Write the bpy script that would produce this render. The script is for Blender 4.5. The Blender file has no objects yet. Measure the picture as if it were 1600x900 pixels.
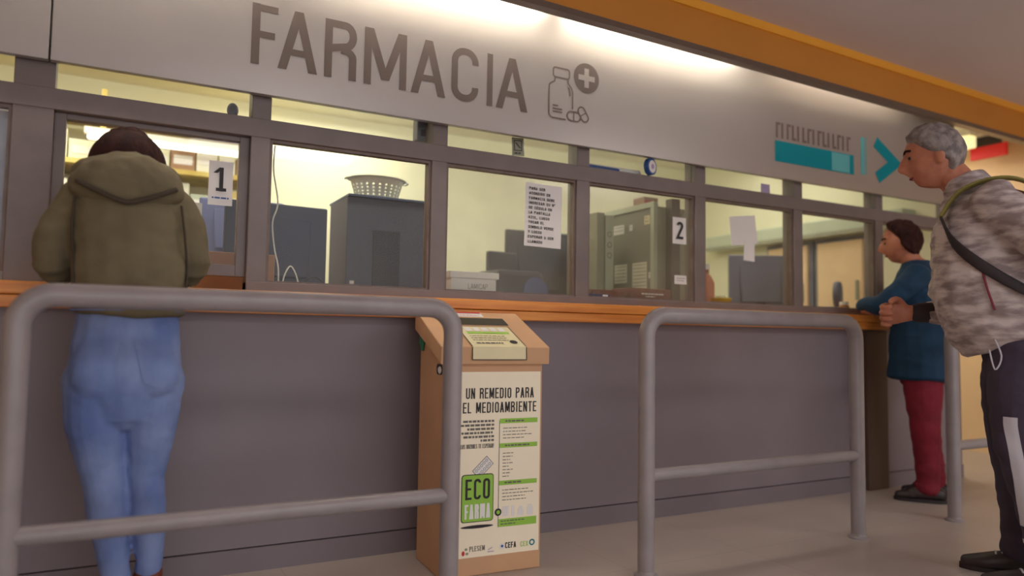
import bpy, bmesh, math, random
from mathutils import Vector, Matrix, noise
random.seed(7)
C = bpy.context.scene.collection
SC = bpy.context.scene
PI = math.pi

def S(r, g, b):
    f = lambda c: (c/255/12.92) if c/255 <= .04045 else ((c/255+.055)/1.055)**2.4
    return (f(r), f(g), f(b), 1.0)

# ------------------------------------------------------------------ camera, world, lights, exposure
cam_d = bpy.data.cameras.new('camera')
cam = bpy.data.objects.new('camera', cam_d); C.objects.link(cam); SC.camera = cam
YAW, PITCH, ROLL = 0.495458883, 0.0633715789, 0.0156638564
w_ = Vector((math.sin(YAW)*math.cos(PITCH), math.cos(YAW)*math.cos(PITCH), math.sin(PITCH)))
r0 = Vector((math.cos(YAW), -math.sin(YAW), 0)); u0 = r0.cross(w_)
r_ = r0*math.cos(ROLL)+u0*math.sin(ROLL); u_ = -r0*math.sin(ROLL)+u0*math.cos(ROLL)
cam.matrix_world = Matrix(((r_.x, u_.x, -w_.x, 0), (r_.y, u_.y, -w_.y, -2.94087), (r_.z, u_.z, -w_.z, .89991), (0, 0, 0, 1)))
cam_d.sensor_width = 36; cam_d.lens = 1150/1600*36
cam_d.clip_start = .05
cam_d.dof.use_dof = True; cam_d.dof.focus_distance = 2.95; cam_d.dof.aperture_fstop = 1.0

world = bpy.data.worlds.new('hall_ambient'); SC.world = world; world.use_nodes = True
bg = world.node_tree.nodes['Background']
bg.inputs[0].default_value = (.96, .95, .98, 1); bg.inputs[1].default_value = 1.65

def area(name, loc, rot, sx, sy, power, col=(1, .93, .82)):
    d = bpy.data.lights.new(name, 'AREA'); d.shape = 'RECTANGLE'; d.size = sx; d.size_y = sy
    d.energy = power; d.color = col
    o = bpy.data.objects.new(name, d); o.location = loc; o.rotation_euler = rot; C.objects.link(o); return o
# hall ceiling luminaires (above and behind the camera), office luminaires and an added wall wash
area('hall_light', (1.2, -3.6, 2.5), (0, 0, 0), 1.4, .7, 26, (1, .97, .95))
area('hall_light', (4.4, -3.4, 2.5), (0, 0, 0), 1.4, .7, 30, (1, .97, .94))
area('office_light', (1.30, 2.2, 2.5), (0, 0, 0), 1.1, .25, 16, (1, .98, .86))
area('office_light', (4.15, 1.4, 2.5), (0, 0, 0), 1.0, .25, 9, (1, .95, .86))
area('office_light', (-.5, 1.6, 2.5), (0, 0, 0), 1.0, .25, 16, (1, .95, .74))
area('office_light', (1.6, .22, 2.30), (PI/2+.30, 0, 0), 5.0, .2, 44, (1, .98, .90))  # added wall wash, brightens the back wall and the desk things
area('passage_light', (5.6, .95, 2.45), (0, 0, 0), .6, .6, 17, (1, .92, .80))

SC.view_settings.view_transform = 'Standard'; SC.view_settings.look = 'None'
SC.view_settings.exposure = -0.18; SC.view_settings.gamma = 1.0; SC.view_settings.use_curve_mapping = False

# ------------------------------------------------------------------ materials
def mat(name, rgb, rough=.6, metal=0.0, vary=.06, scale=6.0, bump=0.0, bscale=60.0, spec=.5, rgb2=None, stretch=(1, 1, 1), sheen=0, contrast=(.35, .65)):
    m = bpy.data.materials.new(name); m.use_nodes = True
    nt = m.node_tree; N = nt.nodes; L = nt.links; b = N['Principled BSDF']
    b.inputs['Roughness'].default_value = rough; b.inputs['Metallic'].default_value = metal
    b.inputs['Specular IOR Level'].default_value = spec
    if sheen: b.inputs['Sheen Weight'].default_value = sheen
    c = S(*rgb)
    tc = N.new('ShaderNodeTexCoord'); mp = N.new('ShaderNodeMapping'); mp.inputs['Scale'].default_value = stretch
    L.new(tc.outputs['Object'], mp.inputs['Vector'])
    nz = N.new('ShaderNodeTexNoise'); nz.inputs['Scale'].default_value = scale; nz.inputs['Detail'].default_value = 4
    L.new(mp.outputs[0], nz.inputs['Vector'])
    rp = N.new('ShaderNodeValToRGB')
    rp.color_ramp.elements[0].position = contrast[0]; rp.color_ramp.elements[1].position = contrast[1]
    if rgb2: a, d = c, S(*rgb2)
    else: a = tuple(x*(1-vary) for x in c[:3])+(1,); d = tuple(min(1, x*(1+vary)) for x in c[:3])+(1,)
    rp.color_ramp.elements[0].color = a; rp.color_ramp.elements[1].color = d
    L.new(nz.outputs['Fac'], rp.inputs['Fac']); L.new(rp.outputs[0], b.inputs['Base Color'])
    if bump:
        n2 = N.new('ShaderNodeTexNoise'); n2.inputs['Scale'].default_value = bscale; n2.inputs['Detail'].default_value = 3
        L.new(mp.outputs[0], n2.inputs['Vector'])
        bp = N.new('ShaderNodeBump'); bp.inputs['Strength'].default_value = bump; bp.inputs['Distance'].default_value = .01
        L.new(n2.outputs['Fac'], bp.inputs['Height']); L.new(bp.outputs[0], b.inputs['Normal'])
    return m

def emit(name, rgb, strength):
    m = bpy.data.materials.new(name); m.use_nodes = True
    b = m.node_tree.nodes['Principled BSDF']
    b.inputs['Base Color'].default_value = S(*rgb); b.inputs['Emission Color'].default_value = S(*rgb)
    b.inputs['Emission Strength'].default_value = strength; return m

def glass(name, haze=.03, tint=(.97, .98, .96), rough=.03, haze_rgb=(190, 185, 170)):
    m = bpy.data.materials.new(name); m.use_nodes = True
    nt = m.node_tree; N = nt.nodes; L = nt.links
    for n in list(N):
        if n.type != 'OUTPUT_MATERIAL': N.remove(n)
    out = [n for n in N if n.type == 'OUTPUT_MATERIAL'][0]
    tr = N.new('ShaderNodeBsdfTransparent'); tr.inputs[0].default_value = tint+(1,)
    gl = N.new('ShaderNodeBsdfGlossy'); gl.inputs['Roughness'].default_value = rough
    fr = N.new('ShaderNodeFresnel'); fr.inputs[0].default_value = 1.4
    geo = N.new('ShaderNodeNewGeometry'); inv = N.new('ShaderNodeMath'); inv.operation = 'SUBTRACT'; inv.inputs[0].default_value = 1; L.new(geo.outputs['Backfacing'], inv.inputs[1])
    mu = N.new('ShaderNodeMath'); mu.operation = 'MULTIPLY'; L.new(fr.outputs[0], mu.inputs[0]); L.new(inv.outputs[0], mu.inputs[1])
    m1 = N.new('ShaderNodeMixShader'); L.new(mu.outputs[0], m1.inputs[0]); L.new(tr.outputs[0], m1.inputs[1]); L.new(gl.outputs[0], m1.inputs[2])
    df = N.new('ShaderNodeBsdfDiffuse'); df.inputs[0].default_value = S(*haze_rgb)
    tc = N.new('ShaderNodeTexCoord'); nz = N.new('ShaderNodeTexNoise'); nz.inputs['Scale'].default_value = 3.5; nz.inputs['Detail'].default_value = 5
    L.new(tc.outputs['Object'], nz.inputs['Vector'])
    mr = N.new('ShaderNodeMapRange'); mr.inputs[1].default_value = .3; mr.inputs[2].default_value = .75
    mr.inputs[3].default_value = haze*.5; mr.inputs[4].default_value = haze*1.6
    L.new(nz.outputs['Fac'], mr.inputs[0])
    m2 = N.new('ShaderNodeMixShader'); L.new(mr.outputs[0], m2.inputs[0]); L.new(m1.outputs[0], m2.inputs[1]); L.new(df.outputs[0], m2.inputs[2])
    L.new(m2.outputs[0], out.inputs[0]); return m

def wood(name, a, b, rough=.4):
    m = mat(name, a, rough, rgb2=b, scale=5, stretch=(.5, 9, 9), bump=.06, bscale=12); return m

M = {}
M['facade'] = mat('facade_laminate', (136, 125, 132), .5, vary=.05, scale=2.5, bump=.03, bscale=140)
M['plinth'] = mat('plinth_laminate', (128, 117, 123), .5, vary=.05, scale=2.5)
M['pilaster'] = mat('brown_strip', (104, 84, 74), .55, vary=.05, scale=2)
M['frame'] = mat('frame_paint', (120, 108, 106), .42, vary=.06, scale=9, bump=.05, bscale=45)
M['bead'] = mat('bead_paint', (112, 92, 82), .45, rgb2=(122, 106, 100), scale=14)
M['rail'] = mat('rail_paint', (150, 142, 144), .33, vary=.06, scale=12, bump=.03, bscale=90)
M['counter'] = wood('counter_wood', (214, 126, 50), (240, 158, 72), .38)
M['sign'] = mat('sign_satin_aluminium', (176, 170, 168), .30, metal=.6, vary=.015, scale=3)
M['signtext'] = mat('sign_vinyl_dark', (92, 80, 76), .5, spec=.25, vary=.03)
M['signline'] = mat('sign_vinyl_line', (100, 86, 80), .5, spec=.25, vary=.03)
M['signfaint'] = mat('sign_vinyl_faint', (112, 96, 92), .5, spec=.25, vary=.03)
M['teal'] = mat('sign_vinyl_teal', (0, 128, 142), .6, spec=.15, vary=.03)
M['tealpale'] = mat('sign_vinyl_teal_pale', (84, 164, 170), .45, vary=.03)
M['beam'] = mat('beam_ochre', (196, 128, 44), .55, vary=.05, scale=1.5)
M['molding'] = mat('molding_yellow', (236, 166, 52), .5, vary=.04, scale=1.5)
M['beamtrim'] = mat('beam_metal_trim', (120, 104, 92), .35, metal=.5, vary=.04)
M['ceil'] = mat('ceiling_paint', (214, 204, 206), .8, vary=.02, scale=1.2)
M['white_paint'] = mat('office_white_paint', (240, 236, 222), .7, vary=.02)
M['office_wall'] = mat('office_wall_paint', (228, 224, 194), .7, vary=.03, scale=1.2)
M['cream_wall'] = mat('passage_wall_cream', (238, 206, 164), .7, vary=.03, scale=1)
M['floor'] = None
M['paper'] = mat('paper_white', (236, 232, 230), .7, vary=.015)
M['papercream'] = mat('paper_cream', (232, 230, 206), .7, vary=.03)
M['ink'] = mat('ink_black', (40, 36, 38), .6)
M['inkgrey'] = mat('ink_grey', (110, 104, 98), .6)
M['cardboard'] = mat('cardboard', (206, 162, 124), .75, vary=.04, scale=5, bump=.05, bscale=60)
M['cardedge'] = mat('cardboard_dark', (150, 108, 74), .8)
M['poster'] = mat('poster_paper', (252, 240, 214), .6, vary=.02, scale=4)
M['sticker'] = mat('sticker_paper', (232, 220, 176), .5, vary=.02)
M['green'] = mat('print_green', (150, 200, 70), .55, vary=.03)
M['red'] = mat('print_red', (200, 44, 44), .55)
M['black'] = mat('matte_black', (26, 22, 24), .6)
M['slotblack'] = mat('slot_black', (22, 18, 20), .35)
M['greenbag'] = mat('green_bag_plastic', (52, 128, 96), .35, vary=.2, scale=30)
M['navybox'] = mat('monitor_navy', (62, 66, 92), .5, vary=.06)
M['cabinet'] = mat('cabinet_slate', (84, 84, 102), .5, vary=.05, scale=4)
M['cabinetdark'] = mat('cabinet_vent', (62, 58, 68), .55, vary=.05)
M['basket'] = mat('basket_plastic', (232, 230, 214), .45, vary=.02)
M['cable'] = mat('cable_white', (222, 218, 212), .5)
M['desk'] = wood('desk_wood', (150, 116, 84), (170, 134, 100), .5)
M['dark'] = mat('dark_plastic', (44, 38, 42), .45, vary=.1)
M['bluehighlight'] = mat('blue_highlight', (70, 84, 140), .5, vary=.08)
M['lilac'] = mat('lilac_panel', (132, 140, 190), .5, vary=.05)
M['steel'] = mat('locker_green_grey', (152, 152, 132), .45, vary=.06, scale=3, bump=.05, bscale=70)
M['steeledge'] = mat('locker_edge', (186, 194, 172), .4, vary=.04)
M['bookred'] = mat('book_maroon', (112, 52, 40), .55, rgb2=(132, 74, 56), scale=25)
M['yellow'] = mat('bright_yellow', (222, 192, 40), .5)
M['shelfyellow'] = mat('shelf_yellow', (206, 176, 84), .55, rgb2=(228, 206, 120), scale=9)
M['carton'] = mat('brown_carton', (168, 130, 100), .75)
M['greymon'] = mat('monitor_grey', (112, 112, 128), .5, vary=.05)
M['purple'] = mat('print_lilac', (176, 160, 196), .55)
M['blue'] = mat('print_blue', (44, 86, 150), .5)
M['skin'] = mat('skin', (196, 128, 100), .55, vary=.05, scale=20)
M['skinm'] = mat('skin_tan', (190, 124, 96), .55, rgb2=(172, 104, 80), scale=22)
M['hairw'] = mat('hair_dark_brown', (62, 32, 28), .7, spec=.15, rgb2=(40, 18, 18), scale=30, stretch=(1, 1, .25), bump=.4, bscale=70)
M['hairg'] = mat('hair_grey', (150, 138, 134), .6, rgb2=(98, 88, 88), scale=30, bump=.4, bscale=90)
M['olive'] = mat('jacket_olive', (112, 102, 78), .85, vary=.1, scale=9, bump=.25, bscale=26)
M['olivedark'] = mat('jacket_seam', (70, 60, 48), .85)
M['denim'] = mat('denim', (98, 120, 178), .85, rgb2=(134, 154, 202), scale=6, stretch=(1, 1, .6), bump=.2, bscale=40)
M['denimpale'] = mat('denim_faded', (150, 164, 200), .85, rgb2=(122, 144, 194), scale=10)
M['camo'] = mat('jacket_print', (202, 188, 186), .7, rgb2=(142, 126, 126), scale=22, stretch=(.5, .5, 1.6), bump=.5, bscale=22, contrast=(.40, .62))
M['navy'] = mat('track_navy', (62, 52, 70), .75, vary=.12, scale=8, bump=.2, bscale=24)
M['silver'] = mat('reflective_stripe', (200, 196, 206), .45, vary=.05)
M['shoe'] = mat('shoe_black', (44, 34, 34), .45, vary=.2, scale=20)
M['shoebrown'] = mat('shoe_brown', (120, 60, 40), .5, vary=.15, scale=20)
M['bagdark'] = mat('bag_black', (46, 38, 40), .7, vary=.15, scale=18)
M['bagolive'] = mat('bag_olive', (134, 126, 62), .7, vary=.1, scale=20)
M['maroon'] = mat('maroon_trim', (130, 44, 62), .7)
M['tealcoat'] = mat('coat_petrol', (6, 52, 82), .8, vary=.12, scale=10, bump=.3, bscale=22)
M['redtrouser'] = mat('trouser_wine', (122, 18, 40), .8, vary=.12, scale=10, bump=.2, bscale=26)
M['eye'] = mat('eye_dark', (38, 26, 22), .3)
M['lamp'] = emit('tube_lamp', (255, 249, 234), 40.0)
M['lampadded'] = emit('tube_lamp_added', (255, 240, 222), 12.0)  # for the added dim tube that stands in for a daylit beam back
M['lampw'] = emit('tube_lamp_office', (255, 250, 232), 3.0)
M['lampdim'] = emit('lamp_dim', (250, 240, 180), 1.0)
M['redsign'] = emit('red_sign', (190, 20, 24), .35)

def floor_material():
    m = mat('floor_tiles', (180, 168, 160), .38, vary=.05, scale=1.6)
    nt = m.node_tree; N = nt.nodes; L = nt.links; b = N['Principled BSDF']
    src = b.inputs['Base Color'].links[0].from_socket
    br = N.new('ShaderNodeTexBrick'); br.offset = 0; br.squash = 1
    br.inputs['Scale'].default_value = 1.0; br.inputs['Brick Width'].default_value = .6; br.inputs['Row Height'].default_value = .6
    br.inputs['Mortar Size'].default_value = .004; br.inputs['Mortar Smooth'].default_value = .3
    br.inputs['Color1'].default_value = (1, 1, 1, 1); br.inputs['Color2'].default_value = (.96, .96, .96, 1); br.inputs['Mortar'].default_value = (.86, .85, .84, 1)
    tc = N.new('ShaderNodeTexCoord'); L.new(tc.outputs['Object'], br.inputs['Vector'])
    mx = N.new('ShaderNodeMix'); mx.data_type = 'RGBA'; mx.blend_type = 'MULTIPLY'; mx.inputs[0].default_value = 1
    L.new(src, mx.inputs[6]); L.new(br.outputs['Color'], mx.inputs[7]); L.new(mx.outputs[2], b.inputs['Base Color'])
    return m
M['floor'] = floor_material()

# ------------------------------------------------------------------ helpers
def link(name, bm, m, parent=None, smooth=False, loc=None, bevel=0):
    me = bpy.data.meshes.new(name)
    bmesh.ops.recalc_face_normals(bm, faces=bm.faces) if not getattr(bm, '_', None) else None
    bm.to_mesh(me); bm.free()
    if smooth:
        for p in me.polygons: p.use_smooth = True
    me.materials.append(m if not isinstance(m, str) else M[m])
    o = bpy.data.objects.new(name, me); C.objects.link(o)
    if parent: o.parent = parent
    if loc: o.location = loc
    if bevel:
        b = o.modifiers.new('bevel', 'BEVEL'); b.width = bevel; b.segments = 2; b.limit_method = 'ANGLE'
    return o
def tag(o, label, cat, group=None):
    o['label'] = label; o['category'] = cat
    if group: o['group'] = group
    return o
def thing(name, label, cat, loc=(0, 0, 0), rz=0, group=None):
    o = bpy.data.objects.new(name, None); C.objects.link(o); o.location = loc; o.rotation_euler = (0, 0, rz)
    o.empty_display_size = .1
    return tag(o, label, cat, group)
def struct(o): o['kind'] = 'structure'; return o
def box(bm, x0, x1, y0, y1, z0, z1):
    v = [bm.verts.new((x, y, z)) for x in (x0, x1) for y in (y0, y1) for z in (z0, z1)]
    for f in ((0, 1, 3, 2), (4, 6, 7, 5), (0, 4, 5, 1), (2, 3, 7, 6), (0, 2, 6, 4), (1, 5, 7, 3)): bm.faces.new([v[i] for i in f])
    return v
def B(*boxes):
    bm = bmesh.new()
    for b in boxes: box(bm, *b)
    return bm
def prism(bm, pts, d):
    """closed polygon pts (Vectors) extruded by vector d"""
    a = [bm.verts.new(p) for p in pts]; b = [bm.verts.new(Vector(p)+d) for p in pts]
    bm.faces.new(a[::-1]); bm.faces.new(b)
    for i in range(len(a)): bm.faces.new((a[i], a[(i+1) % len(a)], b[(i+1) % len(a)], b[i]))
def catmull(P, n):
    P = [tuple(p) for p in P]
    if n <= 1 or len(P) < 3: return [list(p) for p in P]
    out = []
    Q = [P[0]]+P+[P[-1]]
    for i in range(1, len(Q)-2):
        for k in range(n):
            t = k/n; a, b, c, d = Q[i-1], Q[i], Q[i+1], Q[i+2]
            out.append([.5*(2*b[j]+(c[j]-a[j])*t+(2*a[j]-5*b[j]+4*c[j]-d[j])*t*t+(3*b[j]-a[j]-3*c[j]+d[j])*t**3) for j in range(len(b))])
    out.append(list(P[-1])); return out
def tube(bm, pts, n=14, sub=4, ref=(1, 0, 0), cap=True, capk=.8):
    """pts: (x,y,z,ra,rb): elliptical loft; ra is along ref projected off the path, rb across; rounded caps"""
    P = catmull(pts, sub)
    V = [Vector(p[:3]) for p in P]; R = [(p[3], p[4]) for p in P]
    T = []
    for i in range(len(V)):
        t = V[min(i+1, len(V)-1)]-V[max(i-1, 0)]; T.append(t.normalized())
    ref = Vector(ref); rings = []; prev = None
    if cap:
        V0, V1 = [], []
        for k in (0, 1, 2):
            a = k*PI/6+.08; s = math.sin(a); c = math.cos(a)
            r = min(R[0])*capk; V0.append((V[0]-T[0]*r*c, (R[0][0]*s, R[0][1]*s), T[0]))
            r = min(R[-1])*capk; V1.append((V[-1]+T[-1]*r*c, (R[-1][0]*s, R[-1][1]*s), T[-1]))
        seq = V0+list(zip(V, R, T))+V1[::-1]
    else: seq = list(zip(V, R, T))
    for (c, r, t) in seq:
        a = ref-t*ref.dot(t)
        if a.length < .15: a = prev if prev else Vector((0, 1, 0))-t*t.y
        a = (a-t*a.dot(t)).normalized(); b = t.cross(a); prev = a
        rings.append([bm.verts.new(c+a*(r[0]*math.cos(q*2*PI/n))+b*(r[1]*math.sin(q*2*PI/n))) for q in range(n)])
    for A, Bq in zip(rings, rings[1:]):
        for q in range(n): bm.faces.new((A[q], A[(q+1) % n], Bq[(q+1) % n], Bq[q]))
    if cap:
        bm.faces.new(rings[0][::-1]); bm.faces.new(rings[-1])
def rod(bm, pts, r, n=12, sub=1, cap=True): tube(bm, [tuple(p)+(r, r) for p in pts], n, sub, (.31, .22, .92), cap)
def ball(bm, c, r, seg=20, rot=None, fn=None):
    base = bmesh.new(); bmesh.ops.create_uvsphere(base, u_segments=seg, v_segments=seg*2//3, radius=1)
    mp = {}
    for v in base.verts:
        d = v.co.copy(); p = Vector((d.x*r[0], d.y*r[1], d.z*r[2]))
        if fn: p = fn(d, p)
        if rot: p = rot @ p
        mp[v] = bm.verts.new(Vector(c)+p)
    for f in base.faces: bm.faces.new([mp[v] for v in f.verts])
    base.free()
def lathe(bm, prof, c=(0, 0, 0), n=32):
    rings = [[bm.verts.new((c[0]+r*math.cos(q*2*PI/n), c[1]+r*math.sin(q*2*PI/n), c[2]+z)) for q in range(n)] for r, z in prof]
    for A, Bq in zip(rings, rings[1:]):
        for q in range(n): bm.faces.new((A[q], A[(q+1) % n], Bq[(q+1) % n], Bq[q]))
    bm.faces.new(rings[0][::-1]); bm.faces.new(rings[-1])
def fuse(name, bm, m, parent=None, voxel=.006, smooth=4, wrinkle=None):
    """join overlapping closed shapes into one continuous skin"""
    me = bpy.data.meshes.new('t'); bmesh.ops.recalc_face_normals(bm, faces=bm.faces); bm.to_mesh(me); bm.free()
    t = bpy.data.objects.new('t', me); C.objects.link(t)
    r = t.modifiers.new('r', 'REMESH'); r.mode = 'VOXEL'; r.voxel_size = voxel
    s = t.modifiers.new('s', 'SMOOTH'); s.iterations = smooth; s.factor = .5
    dg = bpy.context.evaluated_depsgraph_get(); dg.update()
    nm = bpy.data.meshes.new_from_object(t.evaluated_get(dg)); nm.name = name
    bpy.data.objects.remove(t); bpy.data.meshes.remove(me)
    if wrinkle:
        amp, sx, sy, sz = wrinkle
        nr = [v.normal.copy() for v in nm.vertices]
        for v, nn in zip(nm.vertices, nr):
            p = Vector((v.co.x*sx, v.co.y*sy, v.co.z*sz))
            v.co += nn*(noise.noise(p)*amp+noise.noise(p*2.3+Vector((5, 1, 2)))*amp*.5)
    for p in nm.polygons: p.use_smooth = True
    nm.materials.clear(); nm.materials.append(M[m])
    o = bpy.data.objects.new(name, nm); C.objects.link(o)
    if parent: o.parent = parent
    return o

# ------------------------------------------------------------------ stroke lettering
def arc(cx, cy, rx, ry, a0, a1, n=10):
    return [(cx+rx*math.cos(math.radians(a0+(a1-a0)*i/n)), cy+ry*math.sin(math.radians(a0+(a1-a0)*i/n))) for i in range(n+1)]
def rrect(w, t, n=5):
    r = min(w*.42, (w-t)*.47); x0, x1 = t/2, w-t/2; y0, y1 = t/2, 1-t/2
    return arc(x1-r, y1-r, r, r, 0, 90, n)+arc(x0+r, y1-r, r, r, 90, 180, n)+arc(x0+r, y0+r, r, r, 180, 270, n)+arc(x1-r, y0+r, r, r, 270, 360, n)
def glyph(ch, w, t):
    x0, x1, y0, y1 = t/2, w-t/2, t/2, 1-t/2; r = min(w*.42, (w-t)*.47)
    G = []; v = lambda x, a=0, b=1: G.append(('v', x, a, b)); h = lambda y, a=0, b=None: G.append(('h', y, a, w if b is None else b)); d = lambda *q: G.append(('d',)+q); p = lambda q, c=False: G.append(('p', q, c))
    if ch in 'AÁ': d(x0, 0, w/2, 1); d(x1, 0, w/2, 1); G.append(('h', .3, w*.2, w*.8))
    elif ch == 'B': v(x0); p([(x0, y1)]+arc(x1-r*.6, .76, r*.6, .24-t/2, 90, -90)+[(x0, .52)]); p([(x0, .52)]+arc(x1-r*.6, .26+t/4, r*.6, .26-t*.25, 90, -90)+[(x0, y0)])
    elif ch == 'C': p(arc(x1-r, y1-r, r, r, -8, 90)+arc(x0+r, y1-r, r, r, 90, 180)+arc(x0+r, y0+r, r, r, 180, 270)+arc(x1-r, y0+r, r, r, 270, 368))
    elif ch == 'D': v(x0); p([(x0, y1)]+arc(x1-r, y1-r, r, r, 90, 0)+arc(x1-r, y0+r, r, r, 0, -90)+[(x0, y0)])
    elif ch in 'EÉ': v(x0); h(y1, 0); h(.52, 0, w*.9); h(y0, 0)
    elif ch == 'F': v(x0); h(y1, 0); h(.5, 0, w*.9)
    elif ch == 'G': p(arc(x1-r, y1-r, r, r, 0, 90)+arc(x0+r, y1-r, r, r, 90, 180)+arc(x0+r, y0+r, r, r, 180, 270)+arc(x1-r, y0+r, r, r, 270, 360)+[(x1, .46)]); G.append(('h', .46, w*.55, w))
    elif ch == 'H': v(x0); v(x1); h(.5)
    elif ch in 'IÍ': v(w/2)
    elif ch == 'J': p([(x1, 1)]+arc(x1-r, y0+r, r, r, 0, -180))
    elif ch == 'L': v(x0); h(y0, 0)
    elif ch == 'M': v(x0); v(x1); d(w/2, .12, x0+t*.2, 1); d(w/2, .12, x1-t*.2, 1)
    elif ch == 'N': v(x0); v(x1); d(x1-t*.1, 0, x0+t*.1, 1)
    elif ch == 'O': p(rrect(w, t), True)
    elif ch == 'P': v(x0); p([(x0, y1)]+arc(x1-r*.7, .75, r*.7, .25-t/2, 90, -90)+[(x0, .5)])
    elif ch == 'R': v(x0); p([(x0, y1)]+arc(x1-r*.7, .75, r*.7, .25-t/2, 90, -90)+[(x0, .5)]); p([(w*.5, .5)]+arc(x1-r*.8, .38, r*.8, .12, 90, 0, 5)+[(x1, .05), (x1, 0)])
    elif ch == 'S': p(arc(x1-r, y1-r*.9, r, r*.9, 5, 90)+arc(x0+r, y1-r*.8, r, r*.8, 90, 200)+arc(x1-r, y0+r*.8, r, r*.8, 20, -90)+arc(x0+r, y0+r*.9, r, r*.9, -90, -185))
    elif ch == 'T': v(w/2); h(y1, 0)
    elif ch == 'U': p([(x0, 1)]+arc(x0+r, y0+r, r, r, 180, 270)+arc(x1-r, y0+r, r, r, 270, 360)+[(x1, 1)])
    elif ch == 'V': d(w/2, 0, x0, 1); d(w/2, 0, x1, 1)
    elif ch == 'Y': d(w/2, .42, x0, 1); d(w/2, .42, x1, 1); v(w/2, 0, .45)
    elif ch == 'X': d(x0, 0, x1, 1); d(x1, 0, x0, 1)
    elif ch == 'Z': h(y1, 0); h(y0, 0); d(x0, t*.5, x1, 1-t*.5)
    elif ch == '1': v(w*.6); d(w*.12, .76, w*.6, 1); h(y0, w*.2, w)
    elif ch == '2': p(arc(w/2, y1-r, w/2-t/2, r, 165, -25)+[(x0, y0), (w, y0)])
    elif ch == '°': p([(w*.35+.12*math.cos(a*PI/5), .84+.12*math.sin(a*PI/5)) for a in range(10)], True)
    elif ch == ',': d(w*.2, -.18, w*.45, .14)
    elif ch == '.': v(w*.3, 0, t)
    elif ch == '¡': v(w/2, -.05, .6); v(w/2, .78, .78+t)
    elif ch == '!': v(w/2, .3, 1); v(w/2, 0, t)
    if ch in 'ÁÉÍ': d(w*.45, 1.08, w*.62, 1.26)
    return G
NARROW = {'I': .45, 'Í': .45, '1': .8, ',': .5, '.': .45, '¡': .5, '!': .5, ' ': .62, 'M': 1.22, '°': .7, 'E': .9, 'F': .88, 'L': .85, 'É': .9, 'T': .95}
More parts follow.
